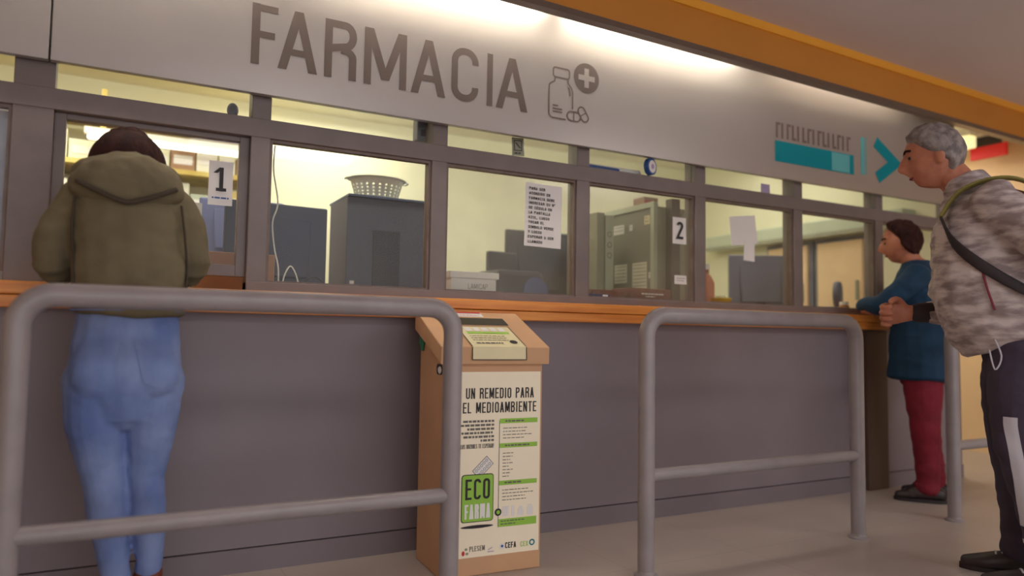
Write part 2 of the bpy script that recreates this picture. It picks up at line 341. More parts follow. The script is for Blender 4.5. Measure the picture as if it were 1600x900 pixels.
class Pad:
    """a flat printing plane: origin o, axes x (reading direction) and y (up), lifted along n"""
    def __init__(s, o, x, y, lift=.0008):
        s.o = Vector(o); s.x = Vector(x).normalized(); s.y = Vector(y).normalized(); s.n = s.x.cross(s.y); s.lift = lift
    def P(s, u, v, k=1.0): return s.o+s.x*u+s.y*v+s.n*(s.lift*k)
    def poly(s, bm, pts, k=1.0):
        s.c = (getattr(s, 'c', 0)+1) % 37; k += s.c*.012
        f = bm.faces.new([bm.verts.new(s.P(u, v, k)) for u, v in pts]); return f
    def rect(s, bm, u0, u1, v0, v1, k=1.0): s.poly(bm, [(u0, v0), (u1, v0), (u1, v1), (u0, v1)], k)
    def stroke(s, bm, pts, t, closed=False, k=1.0):
        Q = []
        for p in pts:
            p = Vector(p)
            if not Q or (p-Q[-1]).length > 1e-6: Q.append(p)
        if closed and (Q[0]-Q[-1]).length < 1e-6: Q.pop()
        n = len(Q); L_, R_ = [], []
        for i in range(n):
            a = Q[i-1] if (i > 0 or closed) else None; b = Q[(i+1) % n] if (i < n-1 or closed) else None
            d1 = (Q[i]-a) if a is not None else (b-Q[i]); d2 = (b-Q[i]) if b is not None else (Q[i]-a)
            if d1.length < 1e-9: d1 = d2
            if d2.length < 1e-9: d2 = d1
            d1 = d1.normalized(); d2 = d2.normalized()
            n1 = Vector((-d1.y, d1.x)); n2 = Vector((-d2.y, d2.x)); m = n1+n2
            m = n1 if m.length < 1e-6 else m.normalized()
            q = m*(t/2/max(.45, m.dot(n1))); L_.append(Q[i]+q); R_.append(Q[i]-q)
        for i in range(n if closed else n-1):
            j = (i+1) % n
            s.poly(bm, [R_[i], R_[j], L_[j], L_[i]], k)
    def disc(s, bm, u, v, ru, rv=None, k=1.0, n=28): s.poly(bm, [(u+ru*math.cos(q*2*PI/n), v+(rv or ru)*math.sin(q*2*PI/n)) for q in range(n)], k)
    def ring(s, bm, u, v, r, t, k=1.0, n=28): s.stroke(bm, [(u+r*math.cos(q*2*PI/n), v+r*math.sin(q*2*PI/n)) for q in range(n)], t, True, k)
    def rrect(s, bm, u0, u1, v0, v1, r, k=1.0):
        s.poly(bm, arc(u1-r, v1-r, r, r, 0, 90, 5)+arc(u0+r, v1-r, r, r, 90, 180, 5)+arc(u0+r, v0+r, r, r, 180, 270, 5)+arc(u1-r, v0+r, r, r, 270, 360, 5), k)
    def char(s, bm, ch, u, v, hgt, w, t, k=1.0):
        for g in glyph(ch, w, t):
            if g[0] == 'v': s.rect(bm, u+(g[1]-t/2)*hgt, u+(g[1]+t/2)*hgt, v+g[2]*hgt, v+g[3]*hgt, k)
            elif g[0] == 'h': s.rect(bm, u+g[2]*hgt, u+g[3]*hgt, v+(g[1]-t*.44)*hgt, v+(g[1]+t*.44)*hgt, k)
            elif g[0] == 'd':
                _, xa, ya, xb, yb = g; e = t*.56
                s.poly(bm, [(u+(xa-e)*hgt, v+ya*hgt), (u+(xa+e)*hgt, v+ya*hgt), (u+(xb+e)*hgt, v+yb*hgt), (u+(xb-e)*hgt, v+yb*hgt)], k)
            else: s.stroke(bm, [(u+a*hgt, v+b*hgt) for a, b in g[1]], t*hgt, g[2], k)
    def width(s, txt, hgt, w, gap): return sum((w*NARROW.get(c, 1)+gap)*hgt for c in txt)-gap*hgt
    def text(s, bm, txt, u, v, hgt, w=.5, t=.13, gap=.13, fit=None, align='l', k=1.0):
        if fit:
            s0 = s.width(txt, hgt, w, gap); f = fit/s0; w *= f; gap *= f
        L_ = s.width(txt, hgt, w, gap)
        if align == 'r': u -= L_
        elif align == 'c': u -= L_/2
        for c in txt:
            cw = w*NARROW.get(c, 1)
            if c != ' ': s.char(bm, c, u, v, hgt, cw, t, k)
            u += (cw+gap)*hgt
    def dashes(s, bm, u0, u1, v, hgt, k=1.0, rnd=random.Random(3)):
        u = u0
        while u < u1-.004:
            l = rnd.uniform(.006, .02); l = min(l, u1-u); s.rect(bm, u, u+l, v, v+hgt, k); u += l+.0035
def printed(name, bm, m, parent): 
    o = link(name, bm, m, parent); return o

# ================================================================== THE SETTING
POST = [-1.025, -.27, .473, 1.222, 1.973, 2.722, 3.472, 4.205, 4.967]
SILL, OPB, OPT, TRT = 1.05, 1.087, 1.648, 1.722
struct(link('floor', B((-2.2, 6.3, -6.2, 2.6, -.1, 0)), 'floor'))
struct(link('ceiling', B((-2.2, 6.3, -6.2, -.12, 2.55, 2.65)), 'ceil'))
struct(link('ceiling_office', B((-2.2, 6.3, -.12, 2.6, 2.55, 2.65)), 'white_paint'))
struct(link('wall_right', B((6.3, 6.4, -6.2, 2.7, 0, 2.65)), 'cream_wall'))
struct(link('wall_back', B((-2.2, 6.3, 2.6, 2.7, 0, 2.65)), 'office_wall'))
struct(link('wall_left', B((-2.3, -2.2, -6.2, 2.7, 0, 2.65)), 'cream_wall'))
struct(link('wall_office_right', B((4.97, 5.05, .09, 2.6, 0, 2.55)), 'office_wall'))
struct(link('wall_front', B((-2.2, 5.03, 0, .1, .09, .964)), 'facade'))
struct(link('baseboard_front', B((-2.2, 5.03, -.008, .1, 0, .086)), 'plinth'))
struct(link('wall_header', B((-2.2, 5.03, .005, .085, 1.84, 2.55)), 'frame'))
struct(link('trim_pilaster', B((4.03, 4.22, -.03, 0, 0, .958)), 'pilaster', bevel=.004))  # projecting strip, browner and darker than the facade
# window uprights and rails, one object each
for i, x in enumerate(POST):
    w = .036 if i != 1 else .06
    struct(link(f'trim_{i+1}', B((x-w, x+w, 0, .085, SILL, 1.84)), 'frame', bevel=.003))
struct(link('trim_transom_rail', B((-2.2, 5.03, -.003, .082, OPT, TRT)), 'frame', bevel=.003))
struct(link('trim_sill_rail', B((POST[2]-.036, 5.03, -.003, .082, SILL, OPB)), 'frame', bevel=.003))
M['glass'] = glass('window_glass', .03)
M['glasshazy'] = glass('window_glass_hazy', .10, haze_rgb=(196, 190, 170), rough=.12)
M['glassblue'] = glass('window_glass_blue', .35, haze_rgb=(170, 178, 200), rough=.2)
def pane(x0, x1, z0, z1, y, m, parent, name='pane'): return link(name, B((x0, x1, y, y+.006, z0, z1)), m, parent)
for i in range(8):
    x0, x1 = POST[i]+.036, POST[i+1]-.036
    if i == 0: x1 -= .024
    if i == 1: x0 += .024
    bead = bmesh.new(); t = .011
    gm = 'glass'
    if i in (3, 4): gm = 'glasshazy'
    if i == 0: gm = 'glassblue'
    if i == 1:            # open serving window: a sliding sash set back, with the gap below it
        y0, y1, zb = .03, .07, 1.105; s = .036
        for b in ((x0, x0+s, y0, y1, zb, OPT), (x1-s, x1, y0, y1, zb, OPT), (x0+s, x1-s, y0, y1, OPT-.02, OPT), (x0+s, x1-s, y0, y1, zb, zb+.045)): box(bead, *b)
        win = struct(link('window_2', bead, 'frame', bevel=.002))
        pane(x0+s, x1-s, zb+.045, OPT-.02, .045, gm, win)
    else:
        y0, y1 = .012, .045
        for b in ((x0, x0+t, y0, y1, OPB, OPT), (x1-t, x1, y0, y1, OPB, OPT), (x0+t, x1-t, y0, y1, OPT-t, OPT), (x0+t, x1-t, y0, y1, OPB, OPB+t*.7)): box(bead, *b)
        win = struct(link(f'window_{i+1}', bead, 'bead'))
        pane(x0+t, x1-t, OPB+t*.7, OPT-t, .03, gm, win)
    pane(x0, x1, TRT, 1.84, .03, 'glass', win, 'transom_pane')

# ceiling beam between sign and hall ceiling (runs slightly skew to the wall)
def beam_y(x): return -.30+.031*(x-1.5)
def beam_bm(z0, z1, out, thick):
    bm = bmesh.new(); xa, xb = -2.2, 6.3
    ya, yb = beam_y(xa)-out, beam_y(xb)-out
    prism(bm, [(xa, ya, z0), (xb, yb, z0), (xb, yb+thick, z0), (xa, ya+thick, z0)], Vector((0, 0, z1-z0))); return bm
bo = struct(link('trim_ceiling_beam', beam_bm(2.325, 2.55, 0, .03), 'beam'))
struct(link('trim_beam_molding', beam_bm(2.505, 2.55, .012, .012), 'molding'))
struct(link('trim_beam_edge', beam_bm(2.297, 2.325, .012, .05), 'beamtrim'))
struct(link('trim_beam_back', beam_bm(2.325, 2.55, -.03, .006), 'white_paint'))

# cove tubes lighting the sign, fixed to the back of the beam; the dim fourth is added to brighten the sign
for k, (xa, xb) in enumerate(((-.62, .56), (.64, 1.82), (1.90, 3.08), (3.30, 4.48))):
    xm = (xa+xb)/2; ang = math.atan(.031)
    t = thing('tube_light', ['fluorescent tube behind the ochre beam over the left end of the sign',
                             'fluorescent tube behind the ochre beam over the middle of the large lettering',
                             'fluorescent tube behind the ochre beam over the bottle pictogram', 'added dim tube behind the ochre beam, brightening the sign over the teal direction bar'][k], 'light', (xm, beam_y(xm)+.036, 2.505), ang, 'tubes behind the ceiling beam')
    bm = B((-.59, .59, 0, .028, -.025, .025)); link('batten', bm, 'white_paint', t)
    bm = bmesh.new(); rod(bm, [(-.56, .045, -.01), (.56, .045, -.01)], .014); link('tube', bm, 'lamp' if k < 3 else 'lampadded', t, True)
    for s in (-1, 1): link('lamp_holder', B((s*.575-.014, s*.575+.014, .028, .062, -.03, .012)), 'white_paint', t)

# ================================================================== COUNTER
ct = thing('counter_top', 'long varnished wooden counter ledge under the row of serving windows', 'counter', (1.5, 0, .964))
link('ledge', B((-3.7, 3.53, -.085, .30, .043, .086)), 'counter', ct, bevel=.004)
link('edge_strip', B((-3.7, 3.53, -.075, .0, 0, .041)), 'counter', ct, bevel=.003)

# ================================================================== SIGN
sg = thing('pharmacy_sign', 'long satin grey sign over the serving windows with dark pharmacy lettering', 'sign', (0, -.05, 1.804))
link('panel', B((-2.2, -.232, 0, .03, 0, .62)), 'sign', sg, bevel=.002)
link('panel', B((-.226, 4.86, 0, .03, 0, .62)), 'sign', sg, bevel=.002)
link('backing', B((-2.2, 4.85, .03, .05, .06, .60)), 'frame', sg)
pad = Pad((0, -.05, 1.804), (1, 0, 0), (0, 0, 1), .0012)
pad.o = Vector((0, 0, 0))
base, H = .112, .238
# x ranges of the letters
for ch, xa, xb in (('F', .416, .512), ('A', .517, .666), ('R', .695, .825), ('M', .857, 1.040), ('A', 1.062, 1.217), ('C', 1.246, 1.376), ('I', 1.419, 1.447), ('A', 1.466, 1.626)):
    bm = bmesh.new(); t = .128
    if ch == 'I': pad.rect(bm, xa, xb, base, base+H)
    else: pad.char(bm, ch, xa, base, H, (xb-xa)/H, t)
    link('letter', bm, 'signtext', sg)
# pictogram: pill bottle with capsules and a cross badge
bm = bmesh.new(); t = .0075
def st(pts, closed=False): pad.stroke(bm, pts, t, closed)
zo = -1.804
bx0, bx1, bz0 = 1.742, 1.873, .112
st([(1.752, .325-.0)] + [(1.752, .35)]) if 0 else None
st(arc(1.842, .342, .012, .012, 0, 90, 4)+arc(1.776, .342, .012, .012, 90, 180, 4)+arc(1.776, .320, .012, .012, 180, 270, 4)+arc(1.842, .320, .012, .012, 270, 360, 4), True)
st([(1.835, bz0)]+arc(bx0+.022, bz0+.022, .022, .022, 270, 180, 5)+[(bx0, .255)]+arc(bx0+.02, .258, .02, .02, 180, 135, 3)+[(1.772, .288), (1.774, .308)])
st([(1.846, .308), (1.848, .288), (1.866, .268), (bx1, .250), (bx1, .168)])
st([(1.762, .172), (1.792, .172)]); st([(1.762, .157), (1.815, .157)]); st([(1.762, .143), (1.815, .143)])
st(arc(1.838, .235, .02, .04, 60, -10, 5))
link('bottle_outline', bm, 'signline', sg)
def capsule(cx, cz, l, r, a):
    ca, sa = math.cos(math.radians(a)), math.sin(math.radians(a))
    q = arc(l/2, 0, r, r, -90, 90, 6)+arc(-l/2, 0, r, r, 90, 270, 6)
    pad.stroke(bm, [(cx+x*ca-y*sa, cz+x*sa+y*ca) for x, y in q], t, True)
    pad.stroke(bm, [(cx-y*sa*r, cz+y*ca*r) for y in (-1, 1)], t*.7)
bm = bmesh.new(); capsule(1.881, .134, .032, .022, 0); link('capsule_outline', bm, 'signline', sg)
bm = bmesh.new(); capsule(1.934, .152, .036, .020, -57); link('capsule_outline', bm, 'signline', sg)
bm = bmesh.new(); pad.disc(bm, 1.951, .332, .073, n=40); bd = link('cross_badge', bm, 'signtext', sg)
bm = bmesh.new(); pad.rect(bm, 1.951-.013, 1.951+.013, .332-.047, .332+.047, 1.8); pad.rect(bm, 1.951-.047, 1.951+.047, .332-.013, .332+.013, 2.1); link('cross', bm, 'sign', bd)
# teal direction bar, divider and arrow, and the faint illegible word over the bar
bm = bmesh.new(); pad.rect(bm, 3.228, 3.90, .093, .212); db = link('direction_bar', bm, 'teal', sg)
bm = bmesh.new(); pad.rect(bm, 3.70, 3.86, .098, .207, 2); link('bar_patch', bm, 'tealpale', db)
bm = bmesh.new()
for k in range(15):
    x = 3.235+k*.043; pad.rect(bm, x, x+.017, .228, .318)
    if k % 3 != 1: pad.rect(bm, x, x+.036, .228 if k % 2 else .303, .243 if k % 2 else .318)
link('faint_lettering', bm, 'signfaint', sg)
bm = bmesh.new(); pad.rect(bm, 3.965, 4.0, .105, .335); pad.rect(bm, 4.012, 4.022, .105, .335); link('divider_bar', bm, 'tealpale', sg)
bm = bmesh.new(); pad.stroke(bm, [(4.105, .325), (4.295, .213), (4.12, .100)], .075); link('arrow', bm, 'teal', sg)

# ================================================================== BARRIER RAILS
RAILS = [(-.215, .997, 'grey tubular steel barrier in front of the woman in the olive jacket'),
         (1.81, 3.035, 'grey tubular steel barrier to the right of the cardboard collection box'),
         (3.775, 5.05, 'grey tubular steel barrier mostly hidden behind the man in the printed jacket')]
for xa, xb, lab in RAILS:
    t = thing('barrier_rail', lab, 'railing', ((xa+xb)/2, -.69, 0), 0, 'tubular steel queue barriers')
    L2 = (xb-xa)/2; zt = .985; R = .085; r = .032
    pts = [(-L2, 0, 0), (-L2, 0, zt-R)]+[(-L2+R-R*math.cos(a*PI/16), 0, zt-R+R*math.sin(a*PI/16)) for a in range(1, 8)]+[(-L2+R, 0, zt)]
    pts += [(-p[0], 0, p[2]) for p in pts[::-1]]
    bm = bmesh.new(); tube(bm, [p+(r, r) for p in pts], 20, 1, (0, 1, 0), False); link('hoop', bm, 'rail', t, True)
    bm = bmesh.new(); tube(bm, [(-L2+.02, 0, .372, .025, .025), (L2-.02, 0, .372, .025, .025)], 18, 1, (0, 1, 0), False); link('lower_bar', bm, 'rail', t, True)
    for s in (-1, 1):
        bm = bmesh.new(); lathe(bm, [(.001, 0), (.046, 0), (.046, .006), (.034, .012), (.032, .02)], (s*L2, 0, 0)); link('base_collar', bm, 'rail', t)

# ================================================================== CARDBOARD COLLECTION BOX
bx = thing('collection_box', 'tall cardboard medicine collection box with printed poster, in front of the counter', 'box', (1.305, -.27, 0), math.radians(-3.5))
W, Dp = .205, .145
bm = bmesh.new(); prof = [(-Dp, 0), (-Dp, .815), (Dp, .93), (Dp, 0)]
prism(bm, [(-W, y, z) for y, z in prof], Vector((2*W, 0, 0))); link('body', bm, 'cardboard', bx, bevel=.004)
bm = bmesh.new(); lp = [(-.163, .785), (-.166, .852), (.155, .992), (.163, .985), (.163, .915)]
prism(bm, [(-.226, y, z) for y, z in lp], Vector((.452, 0, 0))); lid = link('lid', bm, 'cardboard', bx, bevel=.004)
A, Bv = Vector((0, -.166, .852)), Vector((0, .155, .992)); sl = (Bv-A); SLn = sl.length
lidpad = Pad(A, (1, 0, 0), sl, .0015)
bm = bmesh.new(); lidpad.rect(bm, -.105, .135, SLn*.60, SLn*.81); link('slot', bm, 'slotblack', lid)
bm = bmesh.new(); lidpad.rect(bm, -.12, .055, SLn*.845, SLn*.985); ll = link('lid_label', bm, 'paper', lid)
bm = bmesh.new(); lidpad.rect(bm, -.118, .052, SLn*.945, SLn*.98, 2); lidpad.text(bm, '!', -.08, SLn*.86, .02, k=2); lidpad.dashes(bm, -.05, .04, SLn*.88, .004, 2); link('label_print', bm, 'red', ll)
# sticker folded over the front lip
lip = Pad((0, -.166, .852), (1, 0, 0), (0, .003, .067), .0015)
bm = bmesh.new(); lidpad.rect(bm, -.103, .122, -.001, SLn*.55); lip.rect(bm, -.103, .122, -.048, .001); stk = link('lid_sticker', bm, 'sticker', lid)
bm = bmesh.new(); lidpad.rect(bm, -.08, .10, SLn*.34, SLn*.39, 2); link('green_band', bm, 'green', stk)
bm = bmesh.new()
for k in range(5): lidpad.rrect(bm, -.078+k*.036, -.052+k*.036, SLn*.41, SLn*.51, .006, 2)
link('pill_icons', bm, 'paper', stk)
bm = bmesh.new()
for k in range(3): lidpad.dashes(bm, -.08, .07, SLn*(.27-.055*k), .005, 2)
lidpad.dashes(bm, -.075, .04, SLn*.07, .012, 2); link('small_print', bm, 'inkgrey', stk)
bm = bmesh.new(); lidpad.disc(bm, .085, SLn*.12, .016, k=2); link('round_seal', bm, 'ink', stk)
bm = bmesh.new(); 
for z0 in (0, 1):
    pass
lidpad.stroke(bm, [(-.103, SLn*.55), (.122, SLn*.55)], .003, k=2.2); lidpad.stroke(bm, [(-.103, 0), (-.103, SLn*.55)], .003, k=2.2); lidpad.stroke(bm, [(.122, 0), (.122, SLn*.55)], .003, k=2.2); lip.stroke(bm, [(-.103, 0), (-.103, -.048), (.122, -.048), (.122, 0)], .003, k=2.2); link('sticker_border', bm, 'ink', stk)
# grip hole in the left side, with crumpled paper showing, and a green plastic bag corner
sp = Pad((-W, 0, 0), (0, -1, 0), (0, 0, 1), .001)
bm = bmesh.new(); sp.rrect(bm, .06, .125, .745, .785, .014); gh = link('grip_hole', bm, 'slotblack', bx)
bm = bmesh.new(); ball(bm, (-W-.002, -.098, .762), (.003, .02, .014), 12, fn=lambda d, p: p*(1+.3*noise.noise(d*3))); link('paper_scrap', bm, 'paper', gh, True)
bm = bmesh.new(); ball(bm, (-W-.004, .108, .872), (.012, .022, .042), 18, fn=lambda d, p: p*(1+.4*noise.noise(d*2.5))); link('bag_corner', bm, 'greenbag', bx, True)
# poster
pp = Pad((0, -Dp, 0), (1, 0, 0), (0, 0, 1), .001)
PX = -1.305
bm = bmesh.new(); pp.rect(bm, 1.150+PX, 1.502+PX, .068, .757); po = link('poster', bm, 'poster', bx)
ink = bmesh.new()
pp.text(ink, 'UN REMEDIO PARA', 1.330+PX, .656, .040, w=.46, t=.125, gap=.13, fit=.285, align='c', k=2)
pp.text(ink, 'EL MEDIOAMBIENTE', 1.330+PX, .602, .040, w=.46, t=.125, gap=.13, fit=.308, align='c', k=2)
link('poster_title', ink, 'ink', po)
ink = bmesh.new()
for k in range(6): pp.dashes(ink, (1.178, 1.168, 1.195, 1.172, 1.18, 1.25)[k]+PX, 1.305+PX, .567-k*.0145, .008, 2)
pp.text(ink, '¡LOS BUZONES TE ESPERAN!', 1.305+PX, .470, .016, w=.5, t=.15, gap=.1, fit=.138, align='r', k=2)
for z0, n in ((.540, 4), (.445, 8), (.306, 4)):
    for k in range(n): pp.dashes(ink, 1.343+PX, (1.343+random.uniform(.03, .06) if n == 8 else 1.343+random.uniform(.09, .14))+PX, z0-k*.0125, .0028, 2)
for z0 in (.5655, .4725, .332): pp.dashes(ink, 1.352+PX, 1.352+random.uniform(.03, .11)+PX, z0, .006, 3)
pp.dashes(ink, 1.338+PX, 1.44+PX, .189, .004, 3); pp.dashes(ink, 1.338+PX, 1.40+PX, .178, .004, 3)
pp.stroke(ink, [(1.328+PX, .572), (1.328+PX, .170)], .0022, k=2)
link('small_print', ink, 'inkgrey', po)
for za, zb in ((.560, .578), (.467, .484), (.326, .343), (.170, .199)):
    bm = bmesh.new(); pp.rect(bm, 1.329+PX, 1.490+PX, za, zb, 2); link('green_band', bm, 'green', po)
bm = bmesh.new(); pp.disc(bm, 1.327+PX, .226, .014, k=3); rg = link('round_seal', bm, 'ink', po)
bm = bmesh.new(); pp.disc(bm, 1.327+PX, .226, .0075, k=4); link('seal_centre', bm, 'green', rg)
for k, (a, b, c) in enumerate(((1.345, 1.372, .038), (1.384, 1.395, .04), (1.411, 1.434, .036), (1.450, 1.476, .04))):
    bm = bmesh.new()
    if k == 0:
        for q in range(3): pp.rect(bm, a+q*.0095+PX, a+q*.0095+.008+PX, .208, .246, 2)
    elif k == 1: pp.rrect(bm, a+PX, b+PX, .206, .206+c, .003, 2)
    else: pp.rrect(bm, a+PX, b+PX, .206, .206+c*.78, .005, 2); pp.rect(bm, a+.005+PX, b-.005+PX, .206+c*.82, .206+c, 2)
    link('medicine_icon', bm, 'paper', po)
bm = bmesh.new(); pp.rrect(bm, 1.176+PX, 1.307+PX, .197, .374, .012, 2); eb = link('logo_border', bm, 'ink', po)
bm = bmesh.new(); pp.rrect(bm, 1.179+PX, 1.304+PX, .2, .371, .010, 3); link('logo_tile', bm, 'green', eb)
bm = bmesh.new(); pp.text(bm, 'ECO', 1.2415+PX, .281, .076, w=.46, t=.12, gap=.14, fit=.100, align='c', k=4); link('logo_lettering', bm, 'ink', eb)
bm = bmesh.new(); pp.text(bm, 'FARMA', 1.2415+PX, .210, .054, w=.46, t=.15, gap=.12, fit=.104, align='c', k=4); link('logo_lettering', bm, 'paper', eb)
def rot(cx, cz, pts, a): ca, sa = math.cos(a), math.sin(a); return [(cx+x*ca-z*sa, cz+x*sa+z*ca) for x, z in pts]
bm = bmesh.new(); pp.poly(bm, rot(1.262+PX, .398, [(-.04, -.021), (.04, -.021), (.04, .021), (-.04, .021)], .75), 1.3); bl = link('blister_outline', bm, 'ink', po)
bm = bmesh.new(); pp.poly(bm, rot(1.262+PX, .398, [(-.038, -.019), (.038, -.019), (.038, .019), (-.038, .019)], .75), 1.6); link('blister_card', bm, 'paper', bl)
bm = bmesh.new()
for i in range(5):
    for s in (-1, 1):
        (u, v), = rot(1.262+PX, .398, [(-.028+i*.014, s*.0095)], .75); pp.ring(bm, u, v, .0048, .0016, 1.9, 10)
link('blister_pills', bm, 'inkgrey', bl)
bm = bmesh.new(); pp.poly(bm, [(1.2415+PX+.066*math.cos(q*PI/14), .180+.006*math.sin(q*PI/14)+.0*q) for q in range(28)], 2); link('ellipse_mark', bm, 'ink', po)
bm = bmesh.new(); pp.text(bm, 'PLESEM', 1.213+PX, .090, .019, w=.5, t=.14, gap=.12, fit=.062, k=2); link('sponsor_lettering', bm, 'inkgrey', po)
bm = bmesh.new(); pp.disc(bm, 1.188+PX, .086, .006, .009, 2); link('sponsor_mark', bm, 'red', po)
bm = bmesh.new(); pp.disc(bm, 1.199+PX, .100, .006, .005, 2); pp.disc(bm, 1.203+PX, .084, .006, .005, 2); link('sponsor_mark', bm, 'steel', po)
bm = bmesh.new(); pp.stroke(bm, [(1.288+PX, .09), (1.306+PX, .098)], .003, k=2); pp.stroke(bm, [(1.286+PX, .083), (1.312+PX, .083)], .003, k=2); link('sponsor_mark', bm, 'purple', po)
bm = bmesh.new(); pp.disc(bm, 1.346+PX, .098, .012, k=2); wd = link('sponsor_disc', bm, 'paper', po)
bm = bmesh.new(); pp.disc(bm, 1.346+PX, .098, .005, k=3); link('disc_dot', bm, 'blue', wd)
bm = bmesh.new(); pp.text(bm, 'CEFA', 1.359+PX, .088, .022, w=.5, t=.17, gap=.12, fit=.046, k=2); link('sponsor_lettering', bm, 'ink', po)
bm = bmesh.new(); pp.text(bm, 'CEX', 1.424+PX, .088, .019, w=.5, t=.12, gap=.12, fit=.032, k=2); link('sponsor_lettering', bm, 'green', po)
bm = bmesh.new(); pp.ring(bm, 1.473+PX, .1, .0095, .005, 2); link('sponsor_ring', bm, 'teal', po)

# ================================================================== PAPERS ON THE GLASS
def sheet(name, lab, cat, x0, x1, z0, z1, y=.0285, tilt=0.0, m='paper', group=None, curl=True):
    """a sheet taped to the room side of a pane, facing -Y; returns root and its printing plane"""
    t = thing(name, lab, cat, ((x0+x1)/2, y, (z0+z1)/2), 0, group); t.rotation_euler = (0, tilt, 0)
    hx, hz = (x1-x0)/2, (z1-z0)/2
    bm = bmesh.new(); n = 8
    P = lambda i, j: (-hx+2*hx*i/n, -.0006-.003*(max(0, i/n-.75)*4)**2*(1 if j < 3 else .3), -hz+2*hz*j/n)
    V = [[bm.verts.new(P(i, j)) for j in range(n+1)] for i in range(n+1)]
    for i in range(n):
        for j in range(n): bm.faces.new((V[i][j], V[i+1][j], V[i+1][j+1], V[i][j+1]))
    link('sheet', bm, m, t, True)
    return t, Pad((0, -.0045, 0), (1, 0, 0), (0, 0, 1), .0003), hx, hz
t, pd, hx, hz = sheet('notice_sheet', 'white paper notice of twelve bold lines taped inside the third serving pane', 'notice', 1.665, 1.865, 1.313, 1.612, .026, .02)
bm = bmesh.new()
for k, ln in enumerate(['PARA SER', 'ATENDIDO EN', 'FARMACIA DEBE', 'INGRESAR SU N°', 'DE CÉDULA EN', 'LA PANTALLA', 'AZUL, LUEGO', 'TOCAR EL', 'SIMBOLO VERDE', 'Y LUEGO', 'ESPERAR A SER', 'LLAMADO']):
    pd.text(bm, ln, -hx+.018, hz-.033-k*.0228, .0132, w=.68, t=.21, gap=.2)
link('lettering', bm, 'ink', t)
t, pd, hx, hz = sheet('number_sheet', 'white sheet with a large 1 on the glass beside the woman in olive', 'sign', .295, .382, 1.375, 1.545, .041)
bm = bmesh.new(); pd.char(bm, '1', -.026, -.032, .092, .5, .15); link('numeral', bm, 'ink', t)
bm = bmesh.new(); pd.dashes(bm, -.03, .03, -.06, .006); link('small_print', bm, 'blue', t)
t, pd, hx, hz = sheet('number_sheet', 'white sheet with a large 2 on the glass in front of the grey locker', 'sign', 2.555, 2.645, 1.39, 1.53, .0285)
bm = bmesh.new(); pd.char(bm, '2', -.022, -.045, .092, .5, .15); link('numeral', bm, 'ink', t)
t, pd, hx, hz = sheet('paper_slip', 'small white slip low on the pane under the sheet with the 2', 'paper', 2.568, 2.648, 1.178, 1.224, .0285)
bm = bmesh.new(); pd.dashes(bm, -.03, .03, .006, .003); pd.dashes(bm, -.03, .02, -.006, .003); link('small_print', bm, 'inkgrey', t)
t, pd, hx, hz = sheet('transom_card', 'small grey printed card taped on the upper pane above the bold notice', 'card', 1.592, 1.655, 1.732, 1.817, .028, -.05, 'steel')
bm = bmesh.new(); pd.stroke(bm, [(-.02, -.018), (.018, -.018), (.018, .028), (-.02, .028)], .003, True); pd.stroke(bm, [(-.012, .018), (.010, -.006)], .004); pd.dashes(bm, -.02, .018, -.033, .005); link('print', bm, 'ink', t)
for x0, x1, z0, z1, tl, lab in ((2.965, 3.16, 1.42, 1.58, -.12, 'blurry white paper sheet stuck slanting on the fifth serving pane'), (3.06, 3.14, 1.33, 1.435, .05, 'white paper strip hanging below the slanting sheet on the fifth pane')):
    t, pd, hx, hz = sheet('paper_sheet', lab, 'paper', x0, x1, z0, z1, .0285 if tl < 0 else .0225, tl)
t, pd, hx, hz = sheet('transom_slip', 'pale lilac slip on the upper pane left of the teal direction bar', 'paper', 3.2, 3.27, 1.727, 1.78, .0285, 0, 'purple')
# things on the transom rail
t = thing('tape_roll', 'round white tape roll with dark blue rim on the transom rail', 'tape', (2.372, -.012, 1.7645))
bm = bmesh.new(); lathe(bm, [(.018, -.012), (.043, -.012), (.043, .012), (.018, .012)], n=30); o = link('rim', bm, 'blue', t); o.rotation_euler = (PI/2, 0, .35)
bm = bmesh.new(); lathe(bm, [(.001, -.010), (.032, -.010), (.032, .0145), (.001, .0145)], n=30); o = link('core', bm, 'paper', t); o.rotation_euler = (PI/2, 0, .35)
bm = bmesh.new(); lathe(bm, [(.001, .012), (.013, .012), (.013, .0165), (.001, .0165)], n=20); o = link('hub', bm, 'purple', t); o.rotation_euler = (PI/2, 0, .35)
t = thing('paper_roll', 'long white paper roll with blue wrapper lying behind the upper fourth pane', 'paper', (2.19, .058, 1.722))
bm = bmesh.new(); rod(bm, [(-.16, 0, .018), (.16, 0, .018)], .017); link('roll', bm, 'paper', t, True)
bm = bmesh.new(); rod(bm, [(-.165, 0, .014), (.02, 0, .013)], .013); o = link('wrapper', bm, 'blue', t, True); o.location = (0, -.012, -.0005)
t = thing('wall_speaker', 'small grey rounded speaker behind the upper pane over the figure 1', 'speaker', (.38, .115, 1.735))
bm = bmesh.new(); ball(bm, (0, 0, .035), (.022, .018, .03), 18); link('housing', bm, 'greymon', t, True)
link('foot', B((-.012, .014, -.04, .012, -.012, .008)), 'greymon', t)
t = thing('sensor_box', 'grey detector box behind the upper pane just left of a window post', 'detector', (1.185, .12, 1.755))
link('housing', B((-.036, .03, -.03, .03, 0, .1)), 'greymon', t, bevel=.006); link('lens', B((-.02, .012, -.034, -.03, .02, .05)), 'dark', t)

# ================================================================== INSIDE THE OFFICE
dk = thing('office_desk', 'brown wooden work desk behind the serving windows', 'desk', (.6, .65, 0))
link('desk_top', B((-2.2, 1.09, -.34, .5, .93, .965)), 'desk', dk, bevel=.003)
for x in (-2.15, -.4, 1.03): link('leg', B((x, x+.05, -.3, .46, 0, .93)), 'desk', dk)
